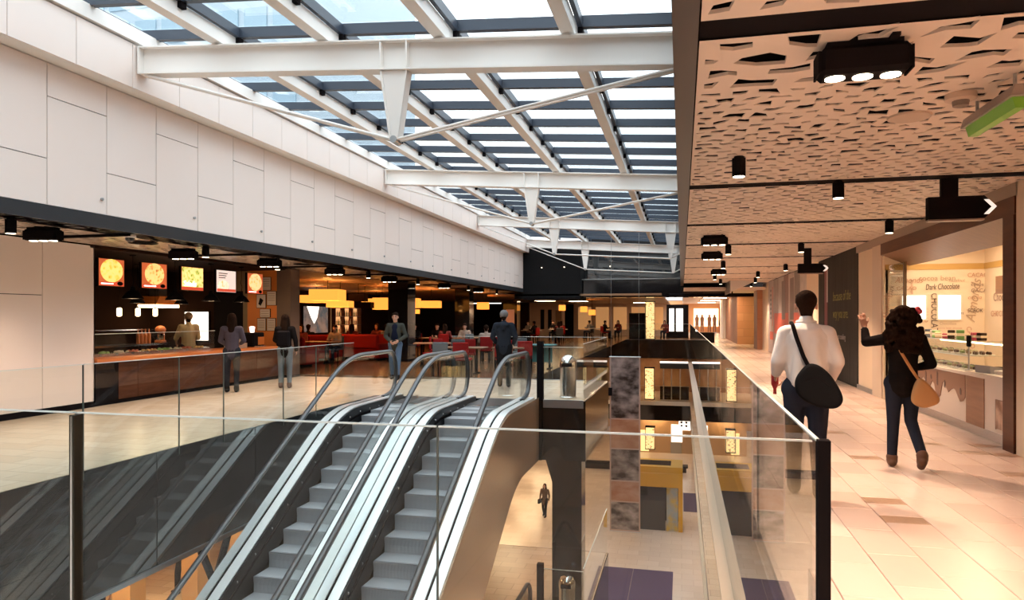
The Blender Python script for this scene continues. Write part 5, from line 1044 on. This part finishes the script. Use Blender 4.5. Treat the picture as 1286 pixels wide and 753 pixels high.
# banner hanging in the void
bn = thing('banner', 'long hanging banner printed with brown photographs in the void', 'banner', (-2.4, 31, -.15))
for i, (h0, h1, a, b) in enumerate(((0, 2.7, (.045, .032, .028), (.34, .28, .27)), (2.7, 4.0, (.30, .14, .08), (.42, .24, .16)), (4.0, 5.4, (.045, .032, .028), (.32, .27, .26)), (5.4, 6.3, (.30, .13, .07), (.40, .24, .18)), (6.3, 7.55, (.05, .04, .036), (.38, .33, .32)))):
    B('print', M('banner_%d' % i, a, .7, noise=(1.3, b, (1.2, 1, 2.0))), bn, (-.6, .6, -.006, .006, -h1 + .03, -h0 - .03))
B('backing', M('banner_cloth', (.42, .30, .26), .8), bn, (-.66, .66, -.004, .004, -7.6, 0)); MB().tube([(-.68, 0, 0), (.68, 0, 0)], .025, 8).build('top_bar', GREYMETAL, bn); MB().tube([(-.68, 0, -7.6), (.68, 0, -7.6)], .02, 8).build('bottom_bar', GREYMETAL, bn)
for s in (-.6, .6): MB().tube([(s, 0, 0), (s, 0, 5.4)], .006, 5).build('cable', GREYMETAL, bn)
B('bracket', BLACK, bn, (-.85, -.55, -.05, .05, -1.7, -1.35))

# ================================================================== LOWER STOREYS
for i, (x, y) in enumerate([(-8.5, 5), (-8.5, 9), (-8.5, 13), (-11, 7), (-11, 11), (-14, 9), (-9, 20), (-6, 24), (-9, 30), (-6, 36), (-6, 44), (-2, 54), (3, 10), (3, 18), (3, 26), (3, 34), (3, 44), (-2, 60)]):
    o = thing('ceiling_light_panel', 'unseen warm panel added to light the storey below', 'lamp', (x, y, -1.62 if x > 1 else -1.42), 0, 'added lights of the storey below'); B('frame', BLACK, o, (-.62, .62, -.62, .62, -.03, 0)); B('diffuser', PANELLIGHT, o, (-.6, .6, -.6, .6, -.04, -.03))  # unseen glowing panels, added to light this storey
for i, (x, y) in enumerate([(-9.5, 22), (-9.5, 27), (-9.5, 32), (-9.5, 38), (-9.5, 44), (-2, 54), (4, 14), (4, 22), (4, 30), (4, 38), (4, 48), (-9, 14), (-9, 8), (-2, 60), (-10, 52)]):
    o = thing('ceiling_light_panel', 'unseen warm panel added to light the ground floor', 'lamp', (x, y, -LV - 1.32), 0, 'added lights of the ground floor'); B('frame', BLACK, o, (-.82, .82, -.82, .82, -.03, 0)); B('diffuser', PANELLIGHT, o, (-.8, .8, -.8, .8, -.04, -.03))  # glowing panels added out of sight to brighten the ground floor
# storey below, seen under the gallery edge: wooden columns and shop dummies
WARMCOL = M('honey_wood_column', (.62, .40, .20), .45)
for i, (x, y) in enumerate([(-9.2, 8.6), (-9.2, 10.2), (-9.2, 11.9), (-9.2, 13.4), (-11.6, 9.5), (-11.6, 12.2)]):
    o = thing('column', 'honey coloured column one storey below the gallery edge', 'column', (x, y, -LV), 0, 'columns below the gallery'); B('shaft', WARMCOL, o, (-.18, .18, -.18, .18, .1, 2.88)); B('foot', GREYMETAL, o, (-.2, .2, -.2, .2, 0, .1))
w3 = struct(B('wall_shop_below', M('lit_shop_wall', (.75, .50, .27), .5, noise=(.8, (.45, .24, .1))), None, (-14.2, -14, 2, 17, -LV, -1.4)))
for i in range(3):
    o = person('shopper in dark clothes one storey below, ' + ('between the first columns', 'between the middle columns', 'by the last column')[i], (-10.3, 8.2 + 2.4 * i, -LV), R(40 * i), dict(knL=(-.1, .12, .5), anL=(-.1, .14, .09), anR=(.1, -.15, .1)), H=1.7, top=BCOAT, legs=DJEAN, shoe=BLKSHOE, voxel=.016)[0]; o['group'] = 'shoppers below the gallery'
o = thing('cross_brace', 'dark diagonal steel brace below the gallery edge', 'brace', (-7.6, 0, 0)); MB().tube([(0, 9.6, -1.47), (0, 11.0, -LV + .06)], .06, 8).build('brace', BLACK, o); MB().tube([(0, 11.0, -1.47), (0, 9.6, -LV + .06)], .06, 8).build('brace', BLACK, o)
# level -1 far end
B('far_wall', M('warm_lower_wall', (.6, .36, .2), .5, noise=(.5, (.3, .12, .06))), wl, (-4, 1, 57, 57.2, -LV, -1.3))
o = thing('bar_canopy', 'dark glazed bar front on the storey below at the far end of the void', 'bar', (-.4, 51.5, -LV)); B('canopy', NAVY, o, (-1.1, .9, -.2, .2, 2.2, 2.6)); B('glass', GLASS, o, (-1.1, .9, -.2, -.18, .3, 2.2)); B('counter', DARKWALL, o, (-1.1, .9, -.1, .3, 0, .9)); B('light_bar', WHITELIGHT, o, (-1.1, .9, -.26, -.2, 2.60, 2.72))
for s in (-.85, -.3, .3): B('post', STEEL, o, (s - .04, s + .04, -.25, -.2, 0, 2.2))
glass_run('glass_balustrade', 'glass balustrade at the far end of the void one storey down', 'x', 49.95, [-3.8, -1.6, RX], z0=-LV)
# ground floor
for x0, x1, y0, y1, lb in ((-2.9, -1.9, 24.4, 28.9, 'bin side'), (-1.89, -.33, 24.4, 28.9, 'walkway side')):
    tag(B('carpet', M('purple_carpet', (.055, .04, .11), .9, noise=(40, (.07, .05, .13))), None, (x0, x1, y0, y1, -2 * LV, -2 * LV + .012)), 'purple carpet runner on the ground floor, half on the %s' % lb, 'carpet')
tag(B('carpet', M('purple_carpet', (.055, .04, .11), .9), None, (.1, 1.6, 38, 42, -2 * LV, -2 * LV + .012)), 'small purple carpet behind the yellow kiosk', 'carpet')
YK = M('yellow_kiosk_laminate', (.62, .33, .015), .4)
o = thing('kiosk', 'yellow framed kiosk with dark panels on the ground floor', 'kiosk', (-1.1, 34.6, -2 * LV))
B('roof', YK, o, (-1.3, 1.15, -.3, 1.6, 2.75, 3.05)); B('fascia', YK, o, (-1.3, 1.15, -.36, -.3, 2.1, 2.75)); B('roof_recess', DARKWALL, o, (-.9, .6, .1, 1.2, 3.05, 3.06)); B('post', YK, o, (.95, 1.15, -.3, -.1, 0, 2.1)); B('post', YK, o, (-1.3, -1.1, -.3, -.1, 0, 2.1)); B('dark_panel', BLACKG, o, (-1.1, .35, -.2, -.15, 0, 2.1)); B('poster', M('kiosk_poster', (.30, .36, .40), .5, noise=(3, (.5, .35, .05))), o, (.4, .93, -.24, -.2, .0, 2.05)); B('back_panel', BLACK, o, (-1.3, 1.15, 1.5, 1.6, 0, 2.75))
wg = struct(B('wall_ground_end', M('tan_ground_wall', (.50, .32, .17), .5), None, (-3.5, 1, 54, 54.2, -2 * LV, -LV - 1.3)))
for x0, x1, z0, z1 in ((-.75, .05, -7.75, -6.45), (-.2, .65, -6.85, -5.8)): B('white_poster', WHITELIGHT, wg, (x0, x1, 53.95, 54, z0, z1))
for k in range(6): B('poster_print', BLACK, wg, (-.1 + (k % 2) * .35, .08 + (k % 2) * .35, 53.93, 53.95, -6.1 - (k // 2) * .25, -5.95 - (k // 2) * .25))
B('yellow_light', GOLD, wg, (-3.0, -2.4, 53.9, 54, -8.5, -6.95)); B('grey_door', M('door_grey', (.32, .3, .28), .5), wg, (-.8, .0, 53.93, 53.95, -2 * LV, -7.8))
o = thing('bench', 'long low black block before the ground floor end wall', 'bench', (-3, 47.6, -2 * LV)); B('seat', BLACK, o, (-5, 3.4, -.35, .35, .32, .44)); B('plinth', DARKWALL, o, (-4.9, 3.3, -.25, .25, 0, .32))  # plain low black block making the dark band across the floor
# street building seen through the roof glass
o = thing('office_building', 'pale glazed office block rising beyond the skylight', 'building', (-46, 62, 0))
B('core', M('pale_facade', (.42, .50, .56), .4), o, (-16, 10, 0, 30, -8, 46))
MF = MB().box(0, 2.5, -.12, 0, 0, 2.6).build('window', M('facade_glass', (.30, .42, .50), .08, ior=1.6), o).data
bpy.data.objects.remove(bpy.data.objects['window'])
for i in range(8):
    for k in range(8): obj('window', MF, o, (-15.5 + i * 3.2, 0, 14 + k * 3.9))
